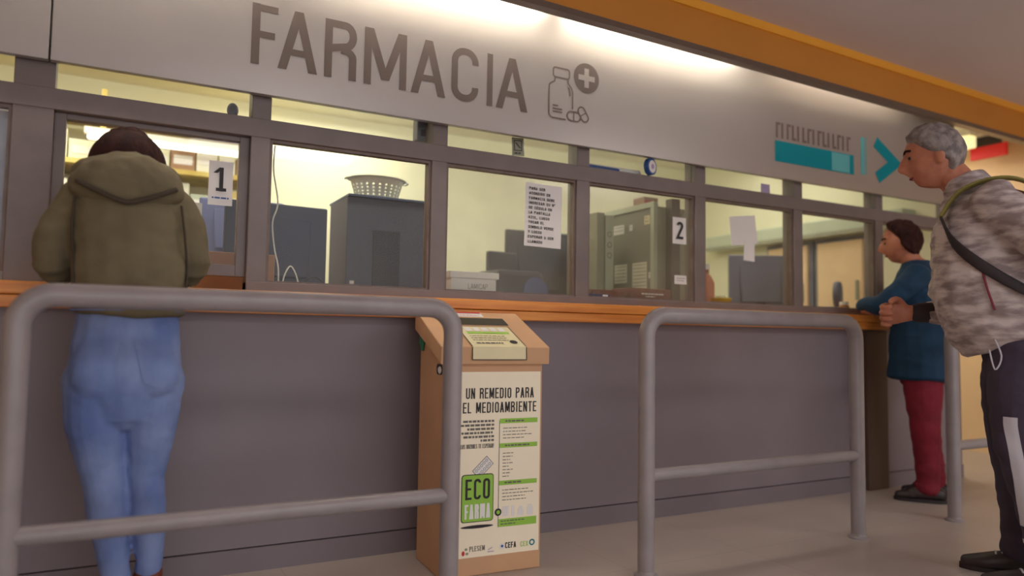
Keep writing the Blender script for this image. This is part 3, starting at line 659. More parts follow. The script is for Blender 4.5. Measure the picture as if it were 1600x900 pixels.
# window 1 (left pane of frosted blue glass, pale blue panel added behind)
t = thing('pane_backdrop', 'pale blue blind filling the pane at the far left', 'backdrop', (-.45, .5, 1.02))
link('backdrop_face', B((-.25, .14, 0, .012, 0, .72)), mat('backdrop_pale', (196, 206, 226), .7, vary=.03), t); link('backdrop_top', B((-.26, .15, -.015, .03, .72, .78)), 'white_paint', t)
bm = bmesh.new(); ball(bm, (-.335, .06, 1.155), (.016, .014, .024), 14)
kb = tag(link('latch_knob', bm, 'dark', None, True), 'dark round latch knob low in the far left pane', 'latch')
# behind the woman: yellow shelving with a tube lamp
sh = thing('storage_shelf', 'yellowish storage shelves seen past the woman in the olive jacket', 'shelf', (.0, 2.3, 0))
for z in (1.35, 1.62, 1.88, 2.2): link('shelf_board', B((-1.0, .78, -.2, .2, z, z+.03)), 'shelfyellow', sh)
for x in (-1.0, -.12, .76): link('upright', B((x, x+.03, -.2, .2, 0, 2.35)), 'shelfyellow', sh)
rr = random.Random(5); x = -.84; k = 0
for z in (1.38, 1.65, 1.91):
    x = -.82
    while x < .84:
        w = rr.uniform(.1, .2); h = rr.uniform(.12, .19)
        if x+w < .1 or x > .14:
            col = rr.choice(['shelfyellow', 'carton', 'papercream', 'steeledge', 'white_paint'])
            t = thing('stock_carton', 'medicine carton in a row on the yellowish storage shelves', 'carton', (x+w/2-.15, 2.26, z), 0, 'cartons on the storage shelves')
            link('carton_body', B((-w/2+.004, w/2-.004, -.1, .12, 0, h)), col, t, bevel=.003)
            link('carton_label', B((-w/2+.02, w/2-.02, -.104, -.1, h*.3, h*.7)), 'paper', t)
        x += w
t = thing('tube_light', 'bright fluorescent tube by the storage shelves, seen right of the woman in olive', 'light', (.3, 2.02, 2.03))
link('batten', B((-.5, .5, 0, .04, .02, .06)), 'white_paint', t); bm = bmesh.new(); rod(bm, [(-.47, .0, .0), (.47, .0, .0)], .018); link('tube', bm, 'lampw', t, True)
link('bracket', B((-.02, .02, .03, .09, .02, .06)), 'white_paint', t)
def monitor(name, lab, x, y, z0, w, h, m, rz=0.0, zs=.10, tiltx=0):
    t = thing(name, lab, 'monitor', (x, y, .965), rz)
    zb = z0-.965
    bm = bmesh.new(); prism(bm, [(-w/2, -.02, zb), (w/2, -.02, zb), (w/2, -.02, zb+h), (-w/2, -.02, zb+h)], Vector((0, .03, 0)))
    link('casing', bm, m, t, bevel=.008)
    bm = bmesh.new(); prism(bm, [(-w*.3, -.05, zb+h*.2), (w*.3, -.05, zb+h*.2), (w*.34, -.02, zb+h*.85), (-w*.34, -.02, zb+h*.85)], Vector((0, .02, 0))); link('rear_bulge', bm, m, t, bevel=.006)
    link('screen', B((-w/2+.015, w/2-.015, .0095, .012, zb+.02, zb+h-.015)), 'lilac', t)
    link('stand', B((-.03, .03, -.03, 0, .01, zb+h*.3)), 'dark', t); link('foot', B((-.12, .12, -.09, .09, 0, .015)), 'dark', t, bevel=.004)
    return t
monitor('computer_monitor', 'lilac blue monitor back between the woman in olive and the window post', .52, .75, 1.22, .38, .30, 'lilac', -.1)
t = thing('carton_box', 'brown carton with a white slip, low in the pane beside the woman in olive', 'box', (.43, .36, .965))
link('carton_body', B((-.15, .16, -.1, .1, 0, .255)), 'carton', t, bevel=.004); link('slip', B((.0, .09, -.104, -.1, .195, .215)), 'paper', t)
t = thing('paper_tray', 'white upright document holder beside the lilac monitor', 'holder', (.28, .58, .965), .3)
link('back_panel', B((-.05, .05, 0, .008, 0, .50)), 'paper', t); link('base', B((-.06, .06, -.06, .06, 0, .012)), 'paper', t)
# second large pane
monitor('computer_monitor', 'large navy monitor back at the left of the second large pane', .64, .52, 1.06, .46, .42, 'navybox', .06)
t = thing('equipment_cabinet', 'tall slate blue equipment cabinet under the white basket', 'cabinet', (1.165, .66, .965))
link('housing', B((-.205, .215, -.16, .16, 0, .585)), 'cabinet', t, bevel=.006)
link('vent_panel', B((-.075, .06, -.166, -.16, .05, .43)), 'cabinetdark', t)
for k in range(9): link('vent_slat', B((-.07, .055, -.169, -.166, .07+k*.035, .08+k*.035)), 'cabinetdark', t)
link('round_button', B((-.185, -.165, -.165, -.16, .165, .18)), 'paper', t)
tag(link('blue_folder', B((.96, 1.40, .48, .84, 1.5505, 1.560), ), mat('folder_blue', (104, 122, 160), .5)), 'thin blue folder lying between cabinet and white basket', 'folder')
bk = thing('plastic_basket', 'white plastic basket with pierced sides on the slate blue cabinet', 'basket', (1.14, .62, 1.5605))
bm = bmesh.new(); n, rows = 72, 13; rb, rt, hh = .102, .132, .105
V = [[bm.verts.new(((rb+(rt-rb)*j/rows)*1.02*math.cos(i*2*PI/n), (rb+(rt-rb)*j/rows)*.85*math.sin(i*2*PI/n), hh*j/rows)) for i in range(n)] for j in range(rows+1)]
for j in range(rows):
    for i in range(n):
        if j in (2, 4, 6, 8) and i % 3 == 1: continue
        bm.faces.new((V[j][i], V[j][(i+1) % n], V[j+1][(i+1) % n], V[j+1][i]))
bm.faces.new([V[0][i] for i in range(n)][::-1])
o = link('side_wall', bm, 'basket', bk, True); sm = o.modifiers.new('s', 'SOLIDIFY'); sm.thickness = .003
bm = bmesh.new(); ring = [((rt+.006)*1.02*math.cos(i*2*PI/48), (rt+.006)*.85*math.sin(i*2*PI/48), hh) for i in range(49)]
tube(bm, [p+(.004, .009) for p in ring], 10, 1, (0, 0, 1), False); link('rim', bm, 'basket', bk, True)
for s in (-1, 1):
    bm = bmesh.new(); tube(bm, [(s*.137, -.03, hh, .004, .004), (s*.158, -.02, hh-.004, .004, .004), (s*.158, .02, hh-.004, .004, .004), (s*.137, .03, hh, .004, .004)], 8, 4, (0, 0, 1)); link('handle', bm, 'basket', bk, True)
bm = bmesh.new(); rod(bm, [(.540, .075, 1.64), (.537, .07, 1.54), (.556, .06, 1.41), (.538, .06, 1.33), (.548, .06, 1.23), (.566, .06, 1.15), (.568, .06, 1.052)], .0032, 8, 6)
tag(link('white_cable', bm, 'cable', None, True), 'thin white cable hanging down the left of the second large pane', 'cable')
bm = bmesh.new(); rod(bm, [(.588, .10, 1.052), (.598, .10, 1.12), (.622, .10, 1.163), (.648, .10, 1.12), (.662, .10, 1.052)], .0032, 8, 6)
tag(link('white_cable', bm, 'cable', None, True), 'white cable standing up in a loop at the bottom of the second pane', 'cable')
bm = bmesh.new(); rod(bm, [(.668, .1, 1.052), (.68, .1, 1.10), (.72, .1, 1.125), (.76, .11, 1.10), (.77, .12, 1.052)], .003, 8, 6)
tag(link('black_cable', bm, 'dark', None, True), 'black cable in a low loop right of the white cable loop', 'cable')
# third pane: white lidded box and dark shapes
t = thing('lidded_box', 'white lidded box with handwritten name inside the third pane', 'box', (1.455, .19, 1.0505))
link('box_body', B((-.115, .115, -.07, .07, 0, .105)), 'paper', t, bevel=.003)
link('lid', B((-.125, .125, -.08, .08, .105, .135)), 'paper', t, bevel=.003)
pd = Pad((0, -.0705, 0), (1, 0, 0), (0, 0, 1), .0006); bm = bmesh.new(); pd.text(bm, 'LAMICAP', -.03, .057, .024, w=.55, t=.09, gap=.1, fit=.1); link('handwriting', bm, 'inkgrey', t)
dk2 = thing('side_desk', 'low desk inside the third pane carrying dark equipment', 'desk', (2.1, .95, 0))
link('desk_top', B((-.38, .48, -.3, .35, .93, .965)), 'desk', dk2); link('leg', B((-.36, -.31, -.25, .3, 0, .93)), 'desk', dk2); link('leg', B((.41, .46, -.25, .3, 0, .93)), 'desk', dk2)
monitor('computer_monitor', 'black monitor back at the right of the third pane', 2.29, .98, 1.08, .44, .46, 'dark', -.05)
t = thing('office_printer', 'dark rounded printer with a blue glint added as a ring beside the black monitor', 'printer', (2.0, .80, .965), .1)
link('body', B((-.15, .17, -.12, .14, 0, .30)), 'dark', t, bevel=.03); link('paper_feed', B((-.1, .1, .06, .10, .30, .42)), 'dark', t, bevel=.01)
bm = bmesh.new(); lathe(bm, [(.035, -.004), (.085, -.004), (.085, .006), (.035, .006)], (0, 0, 0), 28); o = link('highlight_ring', bm, 'bluehighlight', t); o.rotation_euler = (PI/2, 0, 0); o.location = (.1, -.125, .18)  # blue highlight put in as a coloured ring
# fourth pane: green grey locker seen from its side, with papers
lk = thing('steel_locker', 'green grey steel locker with papers on its side behind the pane with the 2', 'locker', (2.735, .46, 0))
link('carcass', B((-.115, .135, -.20, .22, 0, 1.63)), 'steel', lk, bevel=.004)
link('edge_post', B((-.135, -.11, -.225, -.195, 0, 1.65)), 'steeledge', lk); link('edge_post', B((-.135, -.11, .2, .235, 0, 1.65)), 'steeledge', lk)
link('top_edge', B((-.135, -.11, -.195, .2, 1.62, 1.65)), 'steeledge', lk)
link('side_panel', B((-.121, -.115, -.19, .195, .95, 1.615)), mat('locker_panel', (126, 126, 110), .5, vary=.08, scale=4), lk)
link('shaded_strip', B((-.03, .03, -.25, -.20, 0, 1.67)), mat('locker_shadow', (96, 88, 80), .5), lk)  # shaded side of the locker put in as a darker strip
pd = Pad((-.122, 0, 0), (0, -1, 0), (0, 0, 1), .001)
# y_local = -u ; papers from far (u=-.19) to near (u=.19)
for u0, u1, z0, z1, m in ((-.175, -.06, 1.50, 1.555, 'paper'), (-.01, .02, 1.51, 1.545, 'paper'), (.125, .175, 1.53, 1.58, 'sticker'), (-.15, -.03, 1.21, 1.32, 'papercream'), (.02, .15, 1.14, 1.32, 'papercream'), (.165, .19, 1.225, 1.26, 'paper')):
    bm = bmesh.new(); pd.rect(bm, u0, u1, z0, z1); pc = link('paper_note', bm, m, lk)
    bm = bmesh.new()
    for q in range(max(1, int((z1-z0)/.022))): pd.dashes(bm, u0+.01, u1-.01, z1-.015-q*.02, .004, 2)
    link('note_print', bm, 'inkgrey', pc)
t = thing('binder_stack', 'beige post and binders beside the locker at the left of the fourth pane', 'binder', (2.455, .52, 0))
link('spine', B((-.07, -.02, -.05, .1, 0, 1.60)), 'steel', t); link('spine', B((-.012, .045, -.05, .1, 0, 1.59)), 'steeledge', t)
bm = bmesh.new(); pdb = Pad((.016, -.05, 0), (1, 0, 0), (0, 0, 1), .001)
for z in (1.36, 1.42, 1.48): pdb.ring(bm, 0, z, .014, .004, n=14)
link('spine_marks', bm, 'inkgrey', t)
t = thing('red_carton', 'red and white small carton on top of the green grey locker', 'carton', (2.69, .42, 1.63))
link('carton_body', B((-.05, .05, -.05, .05, 0, .07)), 'carton', t); link('carton_label', B((-.045, .0, -.053, -.05, .01, .05)), 'red', t)
for k, (x0, x1, z0, z1, y, rz, m, lab) in enumerate(((2.10, 2.31, 1.0505, 1.135, .19, .0, 'bookred', 'brown red books standing at the left of the fourth pane sill'), (2.335, 2.60, 1.088, 1.152, .17, .0, 'bookred', 'maroon ledger lying on the pale box at the right of the fourth pane sill'))):
    t = thing('ledger_book', lab, 'book', ((x0+x1)/2, y, z0)); w = (x1-x0)/2; h = z1-z0
    link('cover', B((-w, w, -.08, .09, 0, h)), m, t, bevel=.004); link('page_block', B((-w+.006, w-.006, .02, .094, .006, h-.006)), 'papercream', t)
    pdl = Pad((0, -.0805, 0), (1, 0, 0), (0, 0, 1), .0006); bm = bmesh.new(); pdl.dashes(bm, -w*.5, w*.6, h*.5, .006); pdl.dashes(bm, -w*.3, w*.2, h*.3, .004); link('cover_print', bm, 'paper', t)
t = thing('pale_box', 'flat beige box under the maroon ledger on the counter ledge', 'box', (2.47, .17, 1.0505)); link('box_body', B((-.15, .16, -.09, .1, 0, .0365)), 'carton', t, bevel=.003); link('box_lid', B((-.152, .162, -.092, .102, .025, .0373)), 'carton', t)
t = thing('blue_case', 'small dark blue case with a white tag at the corner of the fourth pane', 'case', (2.09, .03, 1.0875)); link('case_body', B((-.075, .06, -.012, .03, 0, .018)), 'navybox', t, bevel=.003); link('tag', B((.015, .045, -.0135, -.012, .003, .015)), 'paper', t)
# fifth pane
dk3 = thing('corner_desk', 'desk inside the fifth and sixth panes', 'desk', (3.9, .62, 0))
link('desk_top', B((-.7, 1.0, -.3, .45, .93, .965)), 'desk', dk3); link('leg', B((-.68, -.63, -.25, .4, 0, .93)), 'desk', dk3); link('leg', B((.94, .99, -.25, .4, 0, .93)), 'desk', dk3)
monitor('computer_monitor', 'grey monitor back at the right of the fifth pane', 3.82, .62, 1.06, .42, .40, 'greymon', -.5)
t = thing('yellow_tub', 'bright yellow tub at the bottom of the fifth pane', 'tub', (3.06, .2, 1.0505)); bm = bmesh.new(); lathe(bm, [(.001, 0), (.05, 0), (.056, .07), (.06, .07), (.06, .078), (.001, .078)]); link('tub_body', bm, 'yellow', t, True); bm = bmesh.new(); lathe(bm, [(.001, .078), (.03, .078), (.03, .09), (.001, .09)]); link('tub_lid', bm, 'papercream', t)
t = thing('lotion_bottle', 'pale pink bottle standing behind the yellow tub', 'bottle', (3.1, .36, .965)); bm = bmesh.new(); lathe(bm, [(.001, 0), (.045, 0), (.048, .02), (.048, .26), (.03, .30), (.016, .315), (.016, .34), (.001, .34)]); link('bottle_body', bm, 'skin', t, True); bm = bmesh.new(); lathe(bm, [(.02, .34), (.02, .375), (.001, .375)]); link('cap', bm, 'paper', t)
# sixth pane: doors, beam and desk things
for k, y in enumerate((.62, 1.12)):
    t = thing('cupboard_door' if 0 else 'cream_cupboard', ['cream tall cupboard on the side wall, right one seen through the sixth pane', 'cream tall cupboard on the side wall, left one seen through the sixth pane'][k], 'cupboard', (4.97, y+.22, 0))
    link('door', B((-.06, 0, -.2, .2, 0, 1.66)), 'cream_wall', t, bevel=.006); link('frame', B((-.03, 0, -.235, .235, 0, 1.69)), 'greymon', t); link('handle', B((-.075, -.06, -.17, -.15, 1.2, 1.35)), 'steel', t)
t = thing('pelmet_beam', 'pale green pelmet beam above the cream cupboards', 'beam', (4.92, 1.0, 1.70)); link('beam_body', B((-.10, .05, -.75, 1.2, 0, .13)), 'steeledge', t, bevel=.01); link('lower_lip', B((-.11, -.1, -.75, 1.2, 0, .03)), 'steel', t)
t = thing('desk_stapler' if 0 else 'paper_stack', 'stack of cream papers on the sill of the sixth pane', 'papers', (3.92, .18, 1.0505)); link('ream', B((-.1, .1, -.07, .07, 0, .05)), 'papercream', t); link('top_sheet', B((-.09, .1, -.08, .06, .05, .053)), 'paper', t)
t = thing('amber_jar', 'small amber jar at the right of the sixth pane sill', 'jar', (4.07, .16, 1.0505)); bm = bmesh.new(); lathe(bm, [(.001, 0), (.03, 0), (.032, .06), (.024, .07), (.001, .07)]); link('jar_body', bm, 'beam', t, True); bm = bmesh.new(); lathe(bm, [(.027, .07), (.027, .09), (.001, .09)]); link('lid', bm, 'paper', t)
t = thing('desk_fan', 'grey round desk fan at the right of the sixth pane', 'fan', (4.35, .42, .965)); bm = bmesh.new(); lathe(bm, [(.02, -.03), (.09, -.02), (.095, 0), (.09, .02), (.02, .03)], n=28); o = link('fan_cage', bm, 'greymon', t, True); o.rotation_euler = (PI/2, 0, .5); o.location = (0, 0, .24); bm = bmesh.new(); lathe(bm, [(.001, 0), (.07, 0), (.06, .015), (.012, .03), (.012, .2), (.001, .2)]); link('fan_stand', bm, 'greymon', t, True)
t = thing('ceiling_lamp', 'bright office ceiling lamp seen through the upper sixth pane', 'light', (5.1-.4, 1.1, 2.34)); link('housing', B((-.1, .1, -.35, .35, .0, .05)), 'white_paint', t); link('diffuser', B((-.09, .09, -.34, .34, -.01, 0)), 'lampw', t); link('rod', B((-.01, .01, -.01, .01, .05, .21)), 'white_paint', t)
# at the end of the passage
t = thing('hanging_sign', 'red hanging sign at the passage end, behind the grey haired man', 'sign', (6.1, .36, 2.42)); link('sign_face', B((-.015, .015, -.14, .14, -.05, .05)), 'redsign', t, bevel=.006); link('hanger', B((-.006, .006, -.1, .1, .05, .13)), 'dark', t)
t = thing('passage_lamp', 'pale yellow lamp beside the red hanging sign', 'light', (5.85, .43, 2.47)); link('diffuser', B((-.05, .05, -.09, .09, -.05, .04)), 'lampdim', t, bevel=.01); link('housing', B((-.06, .06, -.1, .1, .04, .08)), 'white_paint', t)

# ================================================================== PEOPLE
def head(bm, c, R, sc=1.0, male=True):
    """c centre, R 3x3 rotation of a head looking along +y"""
    def fn(d, p):
        x, y, z = d
        p = Vector((x*.076, y*.098, z*.120))
        if z < 0:
            q = -z; p.x *= 1-.30*q**1.4
            if y < 0: p.y *= 1-.55*q
            else: p.y *= 1-.10*q*q
        def g(tx, ty, tz, s): return math.exp(-((x-tx)**2+(y-ty)**2+(z-tz)**2)/(2*s*s))
        p.y += .030*g(0, .97, -.24, .10)+.020*g(0, 1, -.06, .09)+.010*g(0, 1, .08, .08)
        p.y += .006*(g(.3, .9, .27, .16)+g(-.3, .9, .27, .16))
        p.y -= .013*(g(.36, .9, .08, .13)+g(-.36, .9, .08, .13))
        p.y += .009*g(0, .87, -.50, .12)-.006*g(0, .85, -.58, .05)
        p.y += .016*g(0, .6, -.86, .2)
        return p*sc
    ball(bm, c, (1, 1, 1), 48, R, fn)
    for s in (-1, 1): ball(bm, Vector(c)+R @ Vector((s*.078*sc, -.012*sc, -.012*sc)), (.010*sc, .020*sc, .033*sc), 14, R @ Matrix.Rotation(s*.35, 3, 'Z'))
def face_bits(o, c, R, sc=1.0, brow='hairg'):
    for s in (-1, 1):
        bm = bmesh.new(); ball(bm, Vector(c)+R @ Vector((s*.030*sc, .079*sc, .010*sc)), (.011, .009, .008), 12, R); link('eye', bm, 'eye', o, True)
        bm = bmesh.new(); q = [Vector(c)+R @ (Vector(v)*sc) for v in ((s*.014, .094, .034), (s*.032, .090, .040), (s*.052, .076, .034))]
        rod(bm, q, .0045, 8, 3); link('eyebrow', bm, brow, o, True)
    bm = bmesh.new(); q = [Vector(c)+R @ (Vector(v)*sc) for v in ((-.022, .084, -.064), (0, .0925, -.064), (.022, .084, -.064))]; rod(bm, q, .0035, 8, 3); link('lips', bm, 'maroon', o, True)
def hair(name, c, R, m, par, sc, line, thick=.012, rough=.012, extra=None):
    """hair cap: line(d) > 0 where hair grows"""
    bm = bmesh.new()
    def fn(d, p):
        x, y, z = d; k = max(0, min(1, line(d)*5+.5))
        q = Vector((x*.078, y*.098, z*.120))
        if z < 0: q.x *= 1-.2*(-z); q.y *= (1-.40*(-z)) if y < 0 else 1
        n = d.normalized(); e = thick*k-.020*(1-k)+rough*k*noise.noise(d*5)
        return (q+n*e)*sc
    ball(bm, c, (1, 1, 1), 56, R, fn)
    if extra: extra(bm)
    return fuse(name, bm, m, par, .005, 2)
def hand(bm, w, d, n, curl, side, sc=1.0):
    """w wrist point, d finger direction, n palm normal (palm faces n), side +1/-1: thumb side = d x n * side"""
    w = Vector(w); d = Vector(d).normalized(); n = Vector(n); n = (n-d*n.dot(d)).normalized(); s = d.cross(n)*side
    tube(bm, [tuple(w-d*.02*sc)+(.026*sc, .018*sc), tuple(w+d*.02*sc)+(.032*sc, .017*sc), tuple(w+d*.06*sc)+(.041*sc, .016*sc), tuple(w+d*.088*sc)+(.040*sc, .013*sc)], 14, 3, tuple(s))
    for i, (off, L) in enumerate(((.031, .070), (.0105, .078), (-.0105, .072), (-.031, .056))):
        p = w+d*.082*sc+s*off*sc; a = 0; pts = [p-d*.015*sc]; pts.append(p)
        for seg, c in zip((.45, .30, .25), (.75, 1.0, .8)):
            a += curl*c; p = p+(d*math.cos(a)+n*math.sin(a)+s*off*.8)*(L*seg*sc); pts.append(p)
        tube(bm, [tuple(q)+(r*sc, r*sc) for q, r in zip(pts, (.0105, .0105, .0095, .0088, .0078))], 10, 2, tuple(s))
    p = w+d*.025*sc+s*.028*sc; t1 = (d*.6+s*.7+n*.3).normalized(); t2 = (d*.85+s*.2+n*(.3+.5*curl)).normalized(); t3 = (d*.8-s*.15+n*(.3+.6*curl)).normalized()
    q1 = p+t1*.032*sc; q2 = q1+t2*.032*sc; q3 = q2+t3*.025*sc
    tube(bm, [tuple(q)+(r*sc, r*sc) for q, r in zip((p, q1, q2, q3), (.014, .012, .011, .009))], 10, 3, tuple(n))
def limb(bm, pts, sub=5, ref=(1, 0, 0), n=16, capk=.8): tube(bm, pts, n, sub, ref, True, capk)
def shoe(bm, ank, toe, sc=1.0):
    a = Vector(ank); t = Vector(toe); d = (t-a); d.z = 0; d.normalize(); h = a-d*.06
    tube(bm, [(h.x, h.y, .042, .036*sc, .040), (a.x, a.y, .050, .042*sc, .048), tuple((a+d*.08).xy)+(.042, .044*sc, .040), tuple((t-d*.06).xy)+(.034, .047*sc, .032), (t.x, t.y, .026, .034*sc, .024)], 16, 4, (-d.y, d.x, 0))
    tube(bm, [(a.x, a.y, .06, .042, .042), (a.x, a.y, .115, .044, .046)], 14, 2, (1, 0, 0))
def sole(bm, ank, toe):
    a = Vector(ank); t = Vector(toe); d = (t-a); d.z = 0; d.normalize(); s = Vector((-d.y, d.x, 0)); h = a-d*.095; e = t+d*.028
    pts = []
    for k in range(24):
        q = k*2*PI/24; f = .5-.5*math.cos(q); c = h+(e-h)*f; wd = .036+.012*math.sin(PI*min(1, f*1.1)); pts.append(c+s*(wd*(1 if q < PI else -1)*min(1, 3*math.sqrt(max(0, f*(1-f))))))
    pts = [Vector((p.x, p.y, 0)) for i, p in enumerate(pts) if i not in (0, 12)]
    prism(bm, pts, Vector((0, 0, .018)))

from mathutils.bvhtree import BVHTree
def patch(src, grid, d, name, m, par, off):
    """a sewn-on piece lying on another garment: a grid of points dropped along d onto its surface"""
    me = src.data; d = Vector(d).normalized()
    t = BVHTree.FromPolygons([v.co for v in me.vertices], [p.vertices[:] for p in me.polygons])
    bm = bmesh.new(); V = []
    for row in grid:
        R = []
        for p in row:
            h = t.ray_cast(Vector(p)-d, d)
            R.append(bm.verts.new(h[0]+h[1]*off) if h[0] is not None else None)
        V.append(R)
    for a, b in zip(V, V[1:]):
        for k in range(len(a)-1):
            q = (a[k], a[k+1], b[k+1], b[k])
            if None not in q and max((x.co-y.co).length for x in q for y in q) < .06: bm.faces.new(q)
    return link(name, bm, m, par, True)

# ---- woman in the olive jacket, seen from behind at the first window
def woman_olive():
    Rh = Matrix.Rotation(math.radians(-6), 3, 'X') @ Matrix.Rotation(math.radians(4), 3, 'Z')
    hc = (.02, -.165, 1.445)
    bm = bmesh.new(); head(bm, hc, Rh, .97)
    limb(bm, [(.025, -.215, 1.30, .05, .05), (.022, -.19, 1.40, .048, .05)])
    limb(bm, [(.045, -.30, .72, .15, .11), (.045, -.31, .92, .125, .095), (.04, -.29, 1.10, .13, .095), (.03, -.26, 1.27, .15, .09), (.025, -.23, 1.345, .09, .06)])
    for s, e, w in ((-1, (-.170, -.22, 1.095), (-.075, -.055, 1.088)), (1, (.222, -.22, 1.10), (.13, -.055, 1.088))):
        sh = (.025+s*.150, -.245, 1.31)
        limb(bm, [sh+(.048, .048), tuple((Vector(sh)+Vector(e))/2)+(.043, .043), e+(.038, .038), tuple((Vector(e)+Vector(w))/2)+(.036, .034), w+(.026, .022)], 4, (0, 1, 0))
        hand(bm, w, (-s*.75, .35, -.12), (0, .1, -1), .35, s, .92)
    limb(bm, [(-.03, -.30, .76, .085, .085), (-.025, -.295, .60, .07, .072), (-.005, -.28, .42, .05, .052), (.02, -.285, .30, .046, .05), (.045, -.27, .10, .032, .034)])
    limb(bm, [(.115, -.30, .76, .085, .085), (.118, -.29, .60, .068, .072), (.115, -.275, .42, .05, .052), (.125, -.28, .30, .045, .05), (.135, -.255, .10, .032, .034)])
    for a, t in (((.045, -.27), (.035, -.135)), ((.135, -.255), (.150, -.12))):
        limb(bm, [(a[0], a[1], .10, .032, .034), (a[0], a[1], .055, .033, .036), ((a[0]+t[0])/2, (a[1]+t[1])/2, .04, .035, .028), (t[0], t[1], .03, .028, .014)], 4)
    o = fuse('person', bm, 'skin', None, .0052, 4)
    tag(o, 'woman in olive hooded jacket and blue jeans, seen from behind at the first window', 'person')
    # jeans
    bm = bmesh.new()
    limb(bm, [(.043, -.30, .66, .135, .105), (.043, -.305, .74, .158, .122), (.043, -.305, .83, .158, .118), (.043, -.30, .92, .148, .112), (.043, -.295, 1.02, .142, .108)], 4)
    for s in (-1, 1): ball(bm, (.043+s*.072, -.355, .765), (.085, .075, .095), 24)
    limb(bm, [(-.035, -.30, .74, .098, .105), (-.035, -.295, .62, .088, .094), (-.018, -.285, .50, .070, .074), (-.004, -.280, .42, .060, .064), (.012, -.287, .32, .059, .064), (.034, -.280, .18, .046, .050), (.044, -.272, .105, .043, .046)], 5)
    limb(bm, [(.120, -.30, .74, .095, .105), (.122, -.29, .62, .082, .092), (.117, -.28, .50, .066, .072), (.116, -.275, .42, .056, .062), (.124, -.282, .32, .055, .062), (.134, -.265, .18, .043, .048), (.136, -.257, .125, .041, .044)], 5)
    j = fuse('jeans', bm, 'denim', o, .0055, 6, (.0045, 9, 9, 16))
    for sx in (-1, 1):
        cx = .043+sx*.082
        tilt = sx*.2; g = []
        for r in range(11):
            q = r/10; z = .862-.125*q
            g.append([(cx+u*(.054-.006*q)-tilt*(z-.80), -.42, z-(.018*(1-abs(u))*q)) for u in [k/6-1 for k in range(13)]])
        patch(j, g, (0, 1, 0), 'back_pocket', 'denim', j, .003)
    bm = bmesh.new(); tube(bm, [(.043+.150*math.cos(a), -.30+.112*math.sin(a), .955, .003, .018) for a in [i*2*PI/40 for i in range(41)]], 8, 1, (0, 0, 1), False); link('waistband', bm, 'denim', j, True)
    # jacket with sleeves
    bm = bmesh.new()
    limb(bm, [(.045, -.30, .955, .164, .134), (.045, -.305, 1.04, .166, .130), (.04, -.295, 1.12, .165, .128), (.03, -.27, 1.25, .172, .122), (.025, -.25, 1.33, .155, .105), (.022, -.23, 1.385, .085, .075)], 5, capk=.2)
    for s, e, w in ((-1, (-.172, -.23, 1.10), (-.09, -.075, 1.098)), (1, (.226, -.23, 1.105), (.145, -.075, 1.098))):
        sh = (.025+s*.125, -.25, 1.315)
        mid = Vector(sh)*.5+Vector(e)*.5+Vector((s*.018, 0, .01))
        limb(bm, [sh+(.066, .068), tuple(mid)+(.060, .066), e+(.056, .060), tuple((Vector(e)+Vector(w))/2)+(.050, .048), w+(.042, .038)], 4, (0, 1, 0))
    jk = fuse('jacket', bm, 'olive', o, .007, 5, (.009, 7, 7, 13))
    # hood lying on the back
    bm = bmesh.new()
    def hf(d, p):
        p = Vector((d.x*.165, d.y*.085, d.z*.085))
        p.z -= .045*max(0, 1-abs(d.x)*1.4)*max(0, -d.z); p.z -= .035*abs(d.x)**2
        p += d*.008*noise.noise(d*4); return p
    ball(bm, (.022, -.325, 1.375), (1, 1, 1), 40, Matrix.Rotation(.25, 3, 'X'), hf)
    tube(bm, [(.022+.135*math.cos(a), -.225+.12*math.sin(a), 1.385+.03*math.sin(a)*-1, .035, .03) for a in [i*2*PI/24 for i in range(25)]], 12, 1, (0, 0, 1), False)
    hd = fuse('hood', bm, 'olive', jk, .007, 4, (.006, 10, 10, 14))
    bm = bmesh.new(); tube(bm, [(.022+x, -.402+.25*x*x*4, 1.288+abs(x)**1.3*.75, .008, .006) for x in [i*.0125 for i in range(-11, 12)]], 8, 1, (0, 0, 1)); link('hood_seam', bm, 'olivedark', hd, True)
    for s in (-1, 1):
        bm = bmesh.new(); tube(bm, [(.03+s*.150, -.335, 1.30, .004, .006), (.035+s*.158, -.345, 1.2, .004, .006), (.045+s*.158, -.350, 1.10, .004, .006), (.045+s*.157, -.355, 1.02, .004, .006)], 8, 4); link('side_seam', bm, 'olivedark', jk, True)
    def ex(b):
        ball(b, (.02, -.20, 1.44), (.118, .10, .118), 30); ball(b, (.015, -.17, 1.505), (.09, .08, .062), 24)
    hair('hair', hc, Rh, 'hairw', o, .99, lambda d: (.25-d.y)+.9*max(0, d.z-.25), .018, .012, ex)
    for k, (a, t) in enumerate((((.045, -.27), (.035, -.145)), ((.135, -.255), (.150, -.13)))):
        bm = bmesh.new(); shoe(bm, a+(.08,), t+(.02,), .95); sh_ = fuse('shoe', bm, 'shoebrown', o, .005, 3)
        bm = bmesh.new(); sole(bm, a+(0,), t+(0,)); link('sole', bm, 'shoe', sh_)
woman_olive()

